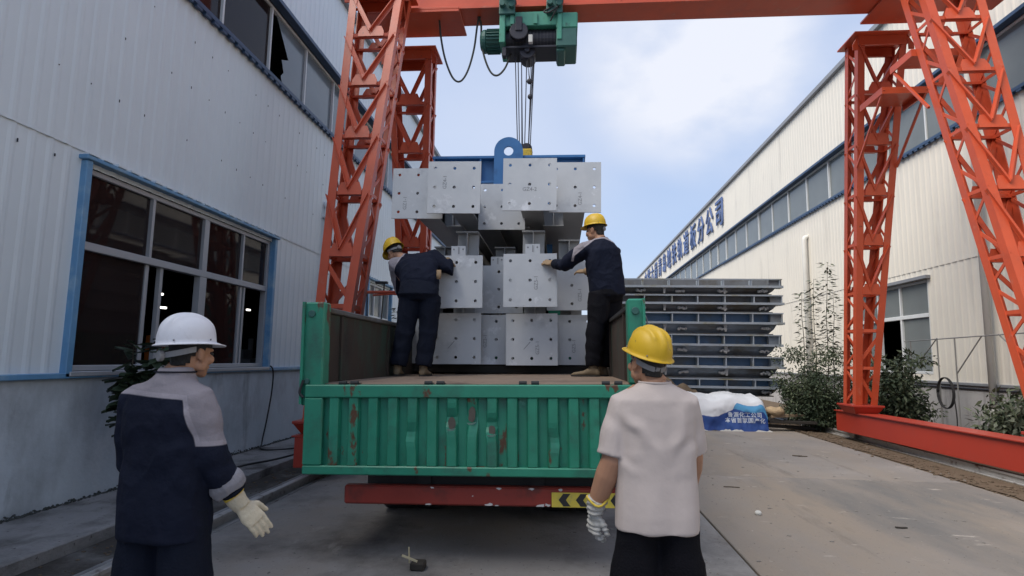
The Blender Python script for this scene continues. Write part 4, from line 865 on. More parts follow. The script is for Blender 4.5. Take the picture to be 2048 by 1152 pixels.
# ------------------------------------------------------------------ printed plastic sheet over a pile
def tarp():
    t = thing('printed_sheet', 'white and blue printed plastic sheet wrapped over a low pile', 'plastic sheet', (3.75, 14.0, 0))
    nx_, ny_ = 90, 60; X0, X1 = 2.80, 4.56; prof = [(13.56, 0.0), (13.60, 0.25), (13.63, 0.52), (13.72, 0.68), (13.90, 0.755), (14.3, 0.79), (14.75, 0.74), (14.95, 0.4), (15.0, 0.02)]
    cum = [0]
    for i in range(1, len(prof)): cum.append(cum[-1]+math.dist(prof[i-1], prof[i]))
    m = MB(); vb = []; vc = []
    for j in range(ny_+1):
        s_ = cum[-1]*j/ny_; k = max(i for i in range(len(cum)) if cum[i] <= s_+1e-9); k = min(k, len(prof)-2); f = (s_-cum[k])/(cum[k+1]-cum[k])
        y = prof[k][0]*(1-f)+prof[k+1][0]*f; z = prof[k][1]*(1-f)+prof[k+1][1]*f
        for i in range(nx_+1):
            u = i/nx_; x = X0+(X1-X0)*u; q = 1-0.9*max(0, (abs(u-0.5)-0.40)/0.10)**3*0.55; zz = z*q
            p = V((x*2.2, y*2.2, z*2.2)); wr = 0.05*noise.noise(p)+0.03*noise.noise(p*2.7)+0.012*noise.noise(p*7)
            lum = 0.045*math.sin(u*13+0.6)*min(1, z*1.6)
            yy = y+(wr*0.9 if j < 26 else 0)-0.02*math.sin(u*9)*(1-min(1, z/0.6)); zz = max(0.0, zz+(wr+lum*0.6)*min(1, z*2.0)+(0.025*max(0, noise.noise(V((x*6, 0, 1)))) if j == 0 else 0))
            m.v.append(V((x+0.03*noise.noise(p+V((5, 0, 0))), yy, zz)))
            edge = 0.33+0.10*min(1, max(0, (u-0.40)/0.2))+0.15*max(0, min(1, (u-0.58)/0.06)); vb.append(edge-z if j < 30 else -1)
            vc.append(min(z-0.455+0.03*u, 1) if j < 30 and u > 0.585 else -1)
    for j in range(ny_):
        for i in range(nx_): a = j*(nx_+1)+i; m.f.append([a, a+1, a+nx_+2, a+nx_+1]); m.m.append(0)
    mt = mat('printed_plastic', (0.60, 0.62, 0.66), 0.42, var=0.05, scale=5, bump=0.12, bscale=14); n = mt.node_tree.nodes; L = mt.node_tree.links; bs = n['Principled BSDF']; last = bs.inputs['Base Color'].links[0].from_socket
    for an, colr in (('blue', (0.018, 0.06, 0.24)), ('cyan', (0.07, 0.27, 0.50))):
        at_ = n.new('ShaderNodeAttribute'); at_.attribute_name = an; r = n.new('ShaderNodeMapRange'); r.inputs['From Min'].default_value = -0.008; r.inputs['From Max'].default_value = 0.008
        L.new(at_.outputs['Fac'], r.inputs[0])
        fac = r.outputs[0]
        if an == 'cyan':
            at2 = n.new('ShaderNodeAttribute'); at2.attribute_name = 'blue'; r2 = n.new('ShaderNodeMapRange'); r2.inputs['From Min'].default_value = -0.008; r2.inputs['From Max'].default_value = 0.008; L.new(at2.outputs['Fac'], r2.inputs[0])
            mu = n.new('ShaderNodeMath'); mu.operation = 'MULTIPLY'; L.new(r.outputs[0], mu.inputs[0]); L.new(r2.outputs[0], mu.inputs[1]); fac = mu.outputs[0]
        mx = n.new('ShaderNodeMixRGB'); mx.inputs[2].default_value = (*colr, 1); L.new(fac, mx.inputs[0]); L.new(last, mx.inputs[1]); last = mx.outputs[0]
    L.new(last, bs.inputs['Base Color'])
    o = m.build('sheet', mt, t, smooth=True)
    for an, vals in (('blue', vb), ('cyan', vc)): a = o.data.attributes.new(an, 'FLOAT', 'POINT'); a.data.foreach_set('value', vals)
    from mathutils.bvhtree import BVHTree
    bv = BVHTree.FromPolygons([tuple(p) for p in m.v], m.f)
    for body, z, xs0, sz in (('鲁源化工公司', 0.345, 3.76, 0.118), ('本省首家国产化', 0.225, 3.70, 0.118)):
        for i, ch in enumerate(body):
            tm = text_mesh('printed_character', ch, sz, M['tarp_text'], o, (xs0+i*0.122, 13.3, z), (1, 0, 0), (0, 0, 1), 0.0, 0.002)
            off = OFF[o.name]
            bm = bmesh.new(); bm.from_mesh(tm.data); bmesh.ops.triangulate(bm, faces=bm.faces); bmesh.ops.subdivide_edges(bm, edges=[e for e in bm.edges if e.calc_length() > 0.03], cuts=1); bm.to_mesh(tm.data); bm.free()
            for v in tm.data.vertices:
                w_ = v.co+off; hit = bv.ray_cast(V((w_.x, 13.0, w_.z)), V((0, 1, 0)))
                v.co.y = (hit[0].y if hit[0] else 13.6)-0.006-off.y
    # raised white torn hem along the ground
    b = MB(); rr = random.Random(3)
    for x0, x1 in ((2.95, 3.25), (3.5, 3.75), (3.72, 4.0), (4.25, 4.62)):
        n_ = 6; pts = [(x0+(x1-x0)*k/n_, rr.uniform(0.015, 0.05)*(1 if 0 < k < n_ else .3)) for k in range(n_+1)]
        b.prism([(x0, 0.002), (x1, 0.002)]+pts[::-1], (0, 13.50, 0), (1, 0, 0), (0, 0.3, 1), (0, 0.004, 0))
    b.build('torn_hem', M['paper'], o)
tarp()
# planks, sacks and soil beside and behind the sheet
for i, (x, y, z, r_, l, lab) in enumerate(((5.05, 13.95, 0.30, 0.12, 0.75, 'pale plank on top of the pile beside the printed sheet'), (5.15, 13.85, 0.17, -0.08, 1.0, 'weathered plank in the middle of the pile beside the printed sheet'), (5.1, 14.0, 0.05, 0.05, 1.1, 'dark plank lowest in the pile beside the printed sheet'))):
    b = MB(); b.box(-l/2, l/2, -0.12, 0.12, 0, 0.06); o = b.build('plank', M['pale_timber'] if i == 0 else M['timber'], bevel=0.006); o.location = (x, y, z); o.rotation_euler = (0, 0.04*(i-1), r_); tag(o, lab, 'plank', 'planks beside the printed sheet')
b = MB(); b.ball((4.80, 13.85, 0.42), (0.20, 0.15, 0.10), 18); b.ball((4.74, 13.9, 0.44), (0.17, 0.13, 0.09), 14); b.tube([(4.85, 13.8, 0.5), (4.95, 13.82, 0.42)], [0.06, 0.03], 10)
o = skin_obj('sack', b, 0.02, M['sack'], thing('filled_sack', 'slumped tan sack resting on planks beside the printed sheet', 'sack', (4.8, 13.85, 0.35)), 3, lambda c, n: 0.02*noise.noise(c*9))
b = MB(); n_ = 24
for j in range(n_+1):
    for i in range(n_+1):
        x = -1+2*i/n_; y = -1+2*j/n_; h = max(0, 1-x*x-y*y); b.v.append(V((2.7+1.2*x, 14.85+0.33*y, -0.02+h*(0.98+0.28*noise.noise(V((x*3, y*3, 2)))+0.12*noise.noise(V((x*9, y*9, 2)))))))
for j in range(n_):
    for i in range(n_): a = j*(n_+1)+i; b.f.append([a, a+1, a+n_+2, a+n_+1]); b.m.append(0)
tag(b.build('soil_heap', M['dirt'], smooth=True, kind='stuff'), 'heap of brown soil and rubble behind the printed sheet', 'soil')

# ------------------------------------------------------------------ plants
def leaf_quad(m, c, d, nrm, l, w_):
    d = V(d).normalized(); s_ = d.cross(nrm).normalized(); n2 = s_.cross(d); c = V(c)
    m.poly([c, c+d*l*0.35+s_*w_*0.5-n2*w_*0.12, c+d*l-n2*l*0.12, c+d*l*0.35-s_*w_*0.5-n2*w_*0.12], [(0, 1, 2), (0, 2, 3)])
def rdir(r): return V((r.gauss(0, 1), r.gauss(0, 1), r.gauss(0, 1))).normalized()
def shrub(name, label, c, rad, count, leaf, mts, stems=9, seed=1, shoots=6):
    r = random.Random(seed); t = thing(name, label, 'shrub', (c[0], c[1], 0))
    st = MB(); clumps = []
    for i in range(stems):
        a = rdir(r); e_ = V((c[0]+a.x*rad[0]*0.85, c[1]+a.y*rad[1]*0.85, c[2]+a.z*rad[2]*0.8+0.1)); b0 = V((c[0]+r.uniform(-.15, .15), c[1]+r.uniform(-.15, .15), -0.02))
        mid = (b0+e_)/2+V((r.uniform(-.1, .1), r.uniform(-.1, .1), 0.1)); st.tube([b0, mid, e_], [0.016, 0.011, 0.005], 6); clumps += [e_, (mid+e_)/2, mid]
    st.build('stem', M['bark'], t)
    per = [MB() for _ in mts]
    for i in range(int(stems*1.6)):
        a = rdir(r); clumps.append(V((c[0]+a.x*rad[0]*r.uniform(.3, .95), c[1]+a.y*rad[1]*r.uniform(.3, .95), max(0.12, c[2]+a.z*rad[2]*r.uniform(.3, .95)))))
    for i in range(shoots):
        a = rdir(r); b0 = V((c[0]+a.x*rad[0]*0.7, c[1]+a.y*rad[1]*0.7, c[2]+rad[2]*0.7)); clumps.append(b0+V((a.x*.1, a.y*.1, rad[2]*0.42)))
    cr = [r.uniform(0.16, 0.34)*min(1, rad[0]/0.6) for _ in clumps]; which = [r.randrange(len(mts)) for _ in clumps]
    for i in range(count):
        k = r.randrange(len(clumps)); q = rdir(r)*cr[k]*(r.random()**0.4); p = clumps[k]+V((q.x, q.y, q.z*0.8))
        if p.z < 0.02: continue
        d = (q.normalized()*0.7+rdir(r)*0.8+V((0, 0, -0.15))); leaf_quad(per[which[k] if r.random() < 0.75 else r.randrange(len(mts))], p, d, rdir(r)+V((0, 0, 1.0)), leaf*r.uniform(.6, 1.3), leaf*0.42*r.uniform(.7, 1.2))
    for q, mm in zip(per, mts): q.build('foliage', mm, t, kind='stuff')
    return t
shrub('bush', 'dense dark bush in front of the mould stack at the end of the red girder', (5.85, 14.15, 0.72), (0.98, 0.62, 0.86), 17000, 0.078, [M['leaf'], M['leaf2'], M['leaf']], 26, 2, 8)
shrub('bush', 'broad-leaved bush behind the far red crane leg under the cream hall window', (6.98, 13.0, 0.72), (0.66, 0.55, 0.80), 6000, 0.11, [M['leaf'], M['leaf2'], M['leaf']], 18, 5, 4)
shrub('bush', 'low grey-green bush between the red girder and the white downpipe', (7.18, 10.0, 0.42), (0.62, 0.75, 0.50), 4200, 0.12, [M['leaf2'], M['leaf3'], M['leaf']], 17, 8, 3)
def sapling(x, y, h, lean, label, seed, mm, spread=0.20, leaf=0.15, dens=60):
    r = random.Random(seed); t = thing('sapling', label, 'sapling', (x, y, 0), 'tall thin saplings')
    pts = [V((x+lean*(k/6)**1.5+0.02*math.sin(k*2+seed), y, h*k/6)) for k in range(7)]
    MB().tube(pts, [0.016-0.002*k for k in range(7)], 6).build('trunk', M['bark'], t, smooth=True)
    m = MB()
    for i in range(int(dens*h)):
        f = r.uniform(0.25, 1.0); k = min(5, int(f*6)); p = lerp(pts[k], pts[k+1], f*6-k); a = r.uniform(0, 6.28); rad = spread*r.uniform(0.05, 1)*(1.15-0.75*f)
        q = p+V((math.cos(a)*rad, math.sin(a)*rad, r.uniform(-.03, .06))); leaf_quad(m, q, V((math.cos(a), math.sin(a), r.uniform(-.5, .3))), V((0, 0, 1))+rdir(r)*0.6, leaf*r.uniform(.6, 1.3), leaf*.36)
    m.build('crown', mm, t, kind='stuff')
sapling(5.95, 15.05, 3.25, 0.0, 'shortest thin sapling, next to the end of the mould stack', 1, M['leaf3'])
sapling(6.32, 15.3, 3.62, 0.02, 'thin sapling between two others above the dark bush', 2, M['leaf3'], 0.22)
sapling(6.62, 15.4, 4.05, 0.12, 'tallest thin sapling, beside the red crane leg and cream wall', 3, M['leaf3'], 0.28, 0.16, 75)
sapling(6.85, 15.6, 3.2, 0.1, 'thin sapling partly hidden by the far red crane leg', 4, M['leaf2'], 0.3)
sapling(-4.05, 14.3, 2.72, 0.05, 'spindly sapling showing over the lorry side below the small window', 5, M['leaf'], 0.22, 0.15, 50)
# leafy plant behind the worker in the white helmet
pt = thing('leafy_plant', 'dark leafy plant at the foot of the pale blue wall behind the white-helmeted worker', 'plant', (-4.45, 5.95, -0.03))
r = random.Random(11); sm = MB(); ends = []
for i in range(9):
    a = r.uniform(0, 6.28); q = r.uniform(.05, .42); z = r.uniform(0.8, 1.62); p1 = V((-4.45+math.cos(a)*q*0.5, 5.95+math.sin(a)*q, z)); p0 = V((-4.45+r.uniform(-.05, .05), 5.95+r.uniform(-.06, .06), -0.04)); mid = (p0+p1)/2+V((0, 0, .12))
    sm.tube([p0, mid, p1], [0.012, 0.009, 0.005], 6); ends.append((mid, p1))
sm.build('stem', M['bark'], pt)
lm = MB(); prof = [(0, 0.008), (0.2, 0.6), (0.45, 1.0), (0.75, 0.62), (1.0, 0.03)]; rows = []
for s_, w_ in prof: rows.append([V((-w_*0.028, s_*0.15, -0.004*s_)), V((0, s_*0.15, -0.02*s_*s_-0.010*w_)), V((w_*0.028, s_*0.15, -0.004*s_))])
lm.v = [p for q in rows for p in q]
for i in range(4):
    for j in range(2): a = i*3+j; lm.f.append([a, a+1, a+4, a+3]); lm.m.append(0)
lm0 = lm.build('leaf', M['leaf'], None, smooth=True); lm0.parent = pt
first = True
for (mid, e_) in ends:
    for k in range(46):
        f = r.uniform(0.05, 1.08); p = lerp(mid, e_, f)+rdir(r)*0.04; a = r.uniform(0, 6.28); el = r.uniform(-.75, .35); s_ = r.uniform(.8, 1.5)
        o = lm0 if first else lm0.copy()
        if not first: C.objects.link(o)
        first = False; o.parent = pt; OFF[o.name] = OFF[pt.name]; o.location = p-OFF[pt.name]; o.rotation_euler = (el, r.uniform(-.5, .5), a); o.scale = (s_*1.75, s_*.95, s_)

# ------------------------------------------------------------------ small yard things
t = thing('rod_frame', 'thin steel rod frame with diagonal ties standing along the cream wall', 'rod frame', (7.4, 11.5, 0))
for a, c in (((7.4, 12.3, 0), (7.4, 12.3, 2.03)), ((7.4, 11.78, 0), (7.4, 11.78, 2.03)), ((7.4, 13.4, 2.0), (7.4, 8.0, 2.06)), ((7.4, 12.3, 2.03), (7.4, 13.2, 1.35)), ((7.4, 11.78, 1.35), (7.4, 11.05, 2.03)), ((7.4, 10.65, 2.04), (7.4, 10.2, 1.7)), ((7.4, 13.2, 0), (7.4, 13.2, 2.0)), ((7.4, 9.2, 0), (7.4, 9.2, 2.04))):
    MB().tube([a, c], 0.012, 6).build('rod', M['thin_rod'], t)
b = MB()
for k in range(3): b.tube([(7.36-0.012*k, 12.05+0.235*math.cos(q)+0.01*k, 0.98+0.29*math.sin(q)) for q in (2*math.pi*i/28 for i in range(29))], 0.010, 6)
b.tube(catenary([(7.36, 11.84, 0.9), (7.37, 11.82, 0.5), (7.36, 11.86, 0.05)]), 0.010, 6)
tag(b.build('hose_coil', M['rubber'], smooth=True), 'black hose coiled on the thin rod frame beside the cream wall', 'hose')
b = MB(); b.tube(catenary([(XL+0.0, 9.85, 1.33), (XL+0.10, 9.93, 1.26), (XL+0.10, 9.95, 0.9), (XL+0.09, 9.85, 0.4), (XL+0.10, 9.72, 0.05), (-4.75, 9.4, -0.018), (-4.3, 9.7, -0.018), (-4.05, 10.4, -0.018)]), 0.013, 6)
b.tube(catenary([(-4.1, 6.6, -0.018), (-4.3, 7.2, -0.018), (-4.35, 8.0, -0.018), (-4.15, 8.6, -0.018), (-4.02, 9.5, -0.018)]), 0.014, 6); b.tube(catenary([(-4.05, 7.3, 0.06), (-4.0, 7.0, 0.10), (-4.02, 6.7, 0.05), (-4.15, 6.6, -0.015), (-4.2, 7.0, -0.018)]), 0.013, 6)
tag(b.build('power_cord', M['rubber'], smooth=True), 'black cord hanging from the open window and lying along the walkway', 'cord')
t = thing('work_light_stand', 'black T-topped stand before the small far window, behind the lorry side', 'light stand', (-4.5, 14.5, 0))
MB().tube([(-4.60, 14.5, -0.02), (-4.44, 14.5, 3.33)], 0.018, 8).build('pole', M['rubber'], t); MB().box(-4.66, -4.36, 14.44, 14.56, 3.33, 3.39).build('lamp_bar', M['rubber'], t)
t = thing('pole_prop', 'thin black pole leaning in front of the small far window', 'pole', (-4.75, 14.4, 0)); MB().tube([(-4.72, 14.4, -0.02), (-4.86, 14.45, 3.15)], 0.017, 8).build('pole', M['rubber'], t)
b = MB(); b.tube([(-5.0, 12.9, 2.93), (-2.9, 12.9, 2.95)], 0.035, 8); b.tube(catenary([(-4.2, 12.9, 2.87), (-3.6, 12.88, 2.88), (-3.25, 12.86, 2.6), (-3.15, 12.85, 2.1)]), 0.022, 8)
tag(b.build('cross_pipe', M['crane'], smooth=True), 'thin red pipe bridging from the pale blue wall to the far crane leg', 'pipe')
t = thing('scrap_block', 'dark wood block on the concrete with two pale sticks tied to it', 'scrap wood', (-1.02, 4.35, 0))
b = MB(); b.box(-1.05, -0.95, 4.30, 4.40, 0, 0.055); b.build('block', M['timber'], t, bevel=0.008)
b = MB(); b.tube([(-1.05, 4.29, 0.06), (-1.055, 4.28, 0.17)], 0.006, 6); b.build('stick', M['stick'], t); b = MB(); b.bar((-1.10, 4.27, 0.115), (-0.985, 4.25, 0.085), 0.006, 0.014); b.build('stick', M['stick'], t)
b = MB(); b.ball((1.97, 6.26, 0.018), (0.034, 0.03, 0.026), 10); o = b.build('white_stone', M['paper']); tag(o, 'small white lump on the dusty concrete beyond the slab joint', 'stone')
b = MB(); b.prism([(-0.05, -0.012), (0.0, -0.02), (0.055, -0.006), (0.045, 0.010), (-0.01, 0.006), (-0.045, 0.016)], (3.15, 5.95, 0.001), (1, 0, 0), (0, 1, 0), (0, 0, 0.012)); tag(b.build('bark_scrap', M['timber']), 'largest dark scrap of bark lying on the dusty concrete', 'bark scrap')
b = MB(); b.tube(catenary([(1.98, 7.55, 0.006), (2.05, 7.52, 0.012), (2.10, 7.545, 0.006), (2.16, 7.52, 0.007)]), 0.006, 6); tag(b.build('twig', M['bark']), 'dark twig on the dusty concrete nearer the pale-shirted man', 'twig', 'twigs on the concrete')
b = MB(); b.tube(catenary([(3.78, 10.2, 0.008), (3.85, 10.13, 0.015), (3.92, 10.18, 0.008)]), 0.009, 6); b.tube([(3.85, 10.13, 0.010), (3.99, 10.14, 0.008)], 0.007, 6); tag(b.build('twig', M['bark']), 'forked dark twig farther off, towards the red girder', 'twig', 'twigs on the concrete')
b = MB(); r = random.Random(21)
for i in range(260):
    x = r.uniform(1.5, 5.6); y = r.uniform(3.2, 13); s_ = r.choice([0.004, 0.006, 0.008, 0.013]); b.ball((x, y, s_*0.3), (s_*r.uniform(.8, 2.2), s_*r.uniform(.8, 1.4), s_*0.5), 6)
for i in range(160):
    x = r.uniform(-2.8, 1.3); y = r.uniform(2.4, 9); s_ = r.choice([0.004, 0.006, 0.009]); b.ball((x, y, s_*0.3), (s_*r.uniform(.8, 2), s_, s_*0.5), 6)
tag(b.build('grit', M['stone'], kind='stuff'), 'grit and crumbs scattered over the concrete', 'grit')
b = MB()
for i in range(700):
    y = r.uniform(4, 18); x = r.gauss(5.42, 0.13); s_ = r.uniform(0.008, 0.028); b.ball((x, y, s_*0.3-0.004), (s_*r.uniform(.8, 1.8), s_*r.uniform(.8, 1.8), s_*0.7), 6)
for i in range(300):
    y = r.uniform(3.5, 16); x = r.uniform(-3.95, -3.42); s_ = r.uniform(0.006, 0.02); b.ball((x, y, -0.138), (s_*1.5, s_, s_*0.6), 6)
tag(b.build('rail_debris', M['dirt'], kind='stuff'), 'crumbled dirt and stones along the crane rails', 'dirt')
# ------------------------------------------------------------------ people
def frame(f, u):
    f = V(f).normalized(); u = V(u); u = (u-f*u.dot(f)).normalized(); return f.cross(u), f, u       # right, forward, up
def ell(c, a, ua, b_, ub, n=20, p=2.3):
    """superellipse ring"""
    r = []
    for j in range(n):
        t = 2*math.pi*j/n; c_, s_ = math.cos(t), math.sin(t)
        r.append(V(c)+V(ua)*(a*math.copysign(abs(c_)**(2/p), c_))+V(ub)*(b_*math.copysign(abs(s_)**(2/p), s_)))
    return r
def add_head(mb, c, f, u, neck, k=1.0):
    R, F_, U = frame(f, u); c = V(c); A = Matrix((R, F_, U)).transposed()
    L = lambda x, y, z: c+(R*x+F_*y+U*z)*k
    el = lambda p, r, n=16: mb.ball(L(*p), V(r)*k, n, ax=A)
    el((0, -.008, .035), (.074, .094, .098), 22); el((0, .030, -.035), (.060, .062, .075), 18); el((0, .045, -.075), (.045, .045, .034)); el((0, .068, -.096), (.026, .024, .022))
    el((0, .080, .022), (.050, .020, .014)); mb.tube([L(0, .088, .018), L(0, .104, -.012), L(0, .112, -.028)], [.009*k, .011*k, .014*k], 10); el((0, .108, -.030), (.017, .014, .011))
    for s_ in (-1, 1):
        el((s_*.040, .066, -.026), (.028, .028, .026)); el((s_*.020, .098, -.034), (.010, .010, .009))
        el((s_*.076, -.006, -.006), (.010, .021, .032)); el((s_*.079, -.016, .006), (.009, .011, .022)); el((s_*.075, .002, -.030), (.009, .010, .014)); el((s_*.050, .02, -.06), (.022, .035, .028))
    el((0, .091, -.060), (.024, .012, .006)); el((0, .088, -.070), (.021, .013, .008))
    n0 = L(0, -.022, -.045); mb.tube([L(0, -.012, .0), n0, (n0+V(neck))/2, V(neck)], [.060*k, .058*k, .056*k, .068*k], 16)
    return L, A
def eyes(parent, L, A):
    for s_ in (-1, 1): MB().ball(L(s_*.031, .082, .001), .0125, 12).build('eye', M['black'], parent, smooth=True)
def hair(parent, L, A, c, k=1.0, low=-.085, short=0.0):
    m = MB(); n = 28; rings = []
    for i in range(15):
        t = math.pi*i/14
        rings.append([(math.sin(t)*math.cos(q), math.sin(t)*math.sin(q), math.cos(t)) for q in (2*math.pi*j/n for j in range(n))])
    idx = {}
    for i, rg in enumerate(rings):
        for j, (x, y, z) in enumerate(rg):
            px_, py_, pz_ = x*(.080-short), y*(.101-short)-.010, z*(.104-short)+.030
            sn = math.sin(math.pi*i/14)
            if z < 0 and sn > .25: q_ = max(1, .86/sn); px_ *= q_*.93; py_ = (py_+.010)*q_-.010
            nn = noise.noise(V((px_*60, py_*60, pz_*18)))*0.004
            m.v.append(L(px_*(1+nn*8), py_*(1+nn*8), pz_))
    for i in range(14):
        for j in range(n):
            cen = [(rings[i+a][(j+b_) % n]) for a in (0, 1) for b_ in (0, 1)]; y = sum(q[1] for q in cen)/4*.101; z = sum(q[2] for q in cen)/4*.104+.03; x = abs(sum(q[0] for q in cen)/4)*.08
            if z < low or (z < .03 and y > .028-(.03-z)*0.25) or (z >= .03 and y > .085): continue
            if z < .012 and y > -.030: continue
            a = i*n+j; b_ = i*n+(j+1) % n; m.f.append([a, b_, b_+n, a+n]); m.m.append(0)
    o = m.build('hair', M['hair'], parent, smooth=True); s_ = o.modifiers.new('thick', 'SOLIDIFY'); s_.thickness = .006; s_.offset = 0; return o
def helmet(parent, c, f, u, mt, k=1.0, peak=.050, ridge=.010, strap=True, knob=False, hz=.138):
    """hard hat: domed shell with crown ridges, brim drawn out to a peak, harness band below"""
    R, F_, U = frame(f, u); c = V(c); L = lambda x, y, z: c+(R*x+F_*y+U*z)*k
    m = MB(); n = 64; rows = []
    for i in range(19):
        ph = math.pi/2*i/18; row = []
        for j in range(n):
            t = 2*math.pi*j/n; sp_, cp = math.sin(ph)**0.86, math.cos(ph)**0.92 if ph < math.pi/2 else 0
            x, y, z = .110*sp_*math.cos(t), .134*sp_*math.sin(t), hz*cp
            h = 0
            if z > .03:
                g_ = min(1, (z-.03)/.05)
                h = ridge*g_*(math.exp(-(x/.014)**4)+0.75*math.exp(-((abs(x)-.047)/.010)**4)*(1 if y > -.09 else .4))
            q = V((x/.110, y/.134, max(z, .02)/hz)).normalized(); row.append(L(x+q.x*h, y+q.y*h, z+q.z*h))
        rows.append(row)
    for e_, dz in ((.003, -.003), (.010, -.006), (1.0, -.010)):
        row = []
        for j in range(n):
            t = 2*math.pi*j/n; s_ = math.sin(t); fr = max(0, s_)**2.2
            w_ = (.012+(peak-.012)*fr) if e_ == 1.0 else e_; ex = (w_ if e_ == 1.0 else e_)
            row.append(L((.110+ex*(1-.3*fr))*math.cos(t), (.134+ex)*s_, dz-(0.012*fr if e_ == 1.0 else 0)))
        rows.append(row)
    m.loft(rows, cap=False); o = m.build('helmet', mt, parent, smooth=True)
    s_ = o.modifiers.new('thick', 'SOLIDIFY'); s_.thickness = .0035; s_.offset = -1
    # rolled lip along the brim edge
    lip = MB(); lip.tube(rows[-1]+[rows[-1][0]], .0028*k, 6); lip.build('brim_edge', mt, o, smooth=True)
    for t in (0.5, 2.6, 3.9, 5.5): 
        q = L(.113*math.cos(t), .137*math.sin(t), .010); MB().ball(q, .0045*k, 8).build('rivet', M['strap'], o)
    if strap:
        b = MB(); pts = [L(.086*math.cos(t), .104*math.sin(t)-.004, -.034-.022*max(0, -math.sin(t))) for t in (math.pi*(0.02-1.04*i/20) for i in range(21))]
        rings = []
        for p in pts: rings.append([p+U*(-.013*k), p+U*(.013*k), p+U*(.013*k)+(p-c).normalized()*.004, p+U*(-.013*k)+(p-c).normalized()*.004])
        b.loft(rings); b.build('headband', M['strap'], o)
    if knob:
        b = MB(); a = L(0, -.108, -.060); b.tube([a, a-F_*.022*k], .026*k, 18); b.build('ratchet_knob', M['strap'], o, bevel=.003)
    return o
def add_hand(mb, wr, d, nrm, thumb, curl=(.35, .35, .4), k=1.0, spread=.10, fat=1.0):
    """palm, four unequal bent fingers and a thumb from the side of the palm; nrm = back of the hand, thumb = +1/-1 side"""
    D = V(d).normalized(); Nn = V(nrm); Nn = (Nn-D*Nn.dot(D)).normalized(); X = D.cross(Nn)*thumb; wr = V(wr)
    P = lambda x, y, z: wr+(X*x+D*y+Nn*z)*k
    rings = []
    for y, a, b_ in ((-.015, .027, .020), (.02, .034, .018), (.055, .042, .0165), (.085, .042, .0145), (.098, .038, .012)): rings.append(ell(P(0, y, 0), a*k, X, b_*k, Nn, 14, 2.6))
    mb.loft(rings)
    for i, (x, ln, r_) in enumerate(((.031, .072, .0088), (.0105, .080, .0090), (-.0105, .074, .0086), (-.030, .058, .0078))):
        ang = spread*(1.5-i)*0.9; p = P(x, .088, 0); dd = (D*math.cos(ang)+X*math.sin(ang)).normalized(); pts = [P(x*.9, .060, 0), p]; a = 0
        for s_, cu in zip((.42, .32, .26), curl):
            a += cu*(1+.10*i); v_ = dd*math.cos(a)-Nn*math.sin(a); pts.append(pts[-1]+v_*ln*s_*k)
        mb.tube(pts, [r_*k*fat*q for q in (1.0, 1.08, 1.0, .92, .72)], 10)
    t0 = P(.022, .022, -.004); v1 = (X*.72+D*.62-Nn*.28).normalized(); v2 = (X*.36+D*.86-Nn*.34).normalized()
    pts = [t0, t0+v1*.038*k, t0+v1*.038*k+v2*.030*k, t0+v1*.038*k+v2*.054*k]; mb.tube(pts, [.0135*k*fat, .0125*k*fat, .0108*k*fat, .008*k*fat], 10)
def folds(cen, amp, ax, f=26):
    cen = V(cen)
    return lambda c: amp*math.exp(-((c-cen).length/0.13)**2)*math.sin((c-cen).dot(V(ax).normalized())*f*6.28/2.2+2.5*noise.noise(c*9))
def cloth(amp=0.006, extra=(), ridge=0.7):
    def g(c, n):
        h = amp*0.8*noise.noise(V((c.x*6, c.y*6, c.z*2.6)))+amp*0.4*noise.noise(V((c.x*17+3, c.y*17, c.z*8)))
        rd = 1-abs(noise.noise(V((c.x*6+c.z*3, c.y*6, c.z*5-c.x*4+8)))); h += amp*ridge*(rd**7-0.3)
        for e_ in extra: h += e_(c)
        return h
    return g
def limb(mb, pts, rad, n=16): mb.tube(pts, rad, n)
def shoe(parent, heel, toe, h=.10, ankle=None):
    heel, toe = V(heel), V(toe); d = (toe-heel); ln = d.length; d.normalize(); x = d.cross(V((0, 0, 1))).normalized(); m = MB(); rings = []
    for t, wd, ht in ((-.04, .024, .05), (0.02, .036, .085), (.18, .040, h), (.38, .043, h*.86), (.55, .048, .062), (.75, .050, .050), (.92, .040, .042), (1.02, .020, .026)):
        c = heel+d*(ln*t); rings.append([c+x*wd*math.cos(q)*(1 if math.sin(q) > -.4 else .96)+V((0, 0, max(.012, ht*.5+ht*.5*math.sin(q)))) for q in (2*math.pi*j/18 for j in range(18))])
    m.loft(rings)
    if ankle is not None: m.tube([heel+d*(ln*.2)+V((0, 0, h*.5)), V(ankle)], [.045, .047], 14)
    o = skin_obj('shoe', m, .008, M['shoe'], parent, 3)
    s_ = MB(); rr = []
    for z in (0.0, .016): rr.append([heel+d*(ln*t)+x*wd*1.05+V((0, 0, z)) for t, wd in ((-.05, .022), (.05, .038), (.35, .042), (.6, .050), (.8, .050), (.97, .032), (1.04, 0), (.97, -.032), (.8, -.050), (.6, -.050), (.35, -.042), (.05, -.038), (-.05, -.022))])
    s_.loft(rr); s_.build('sole', M['sole'], o); return o
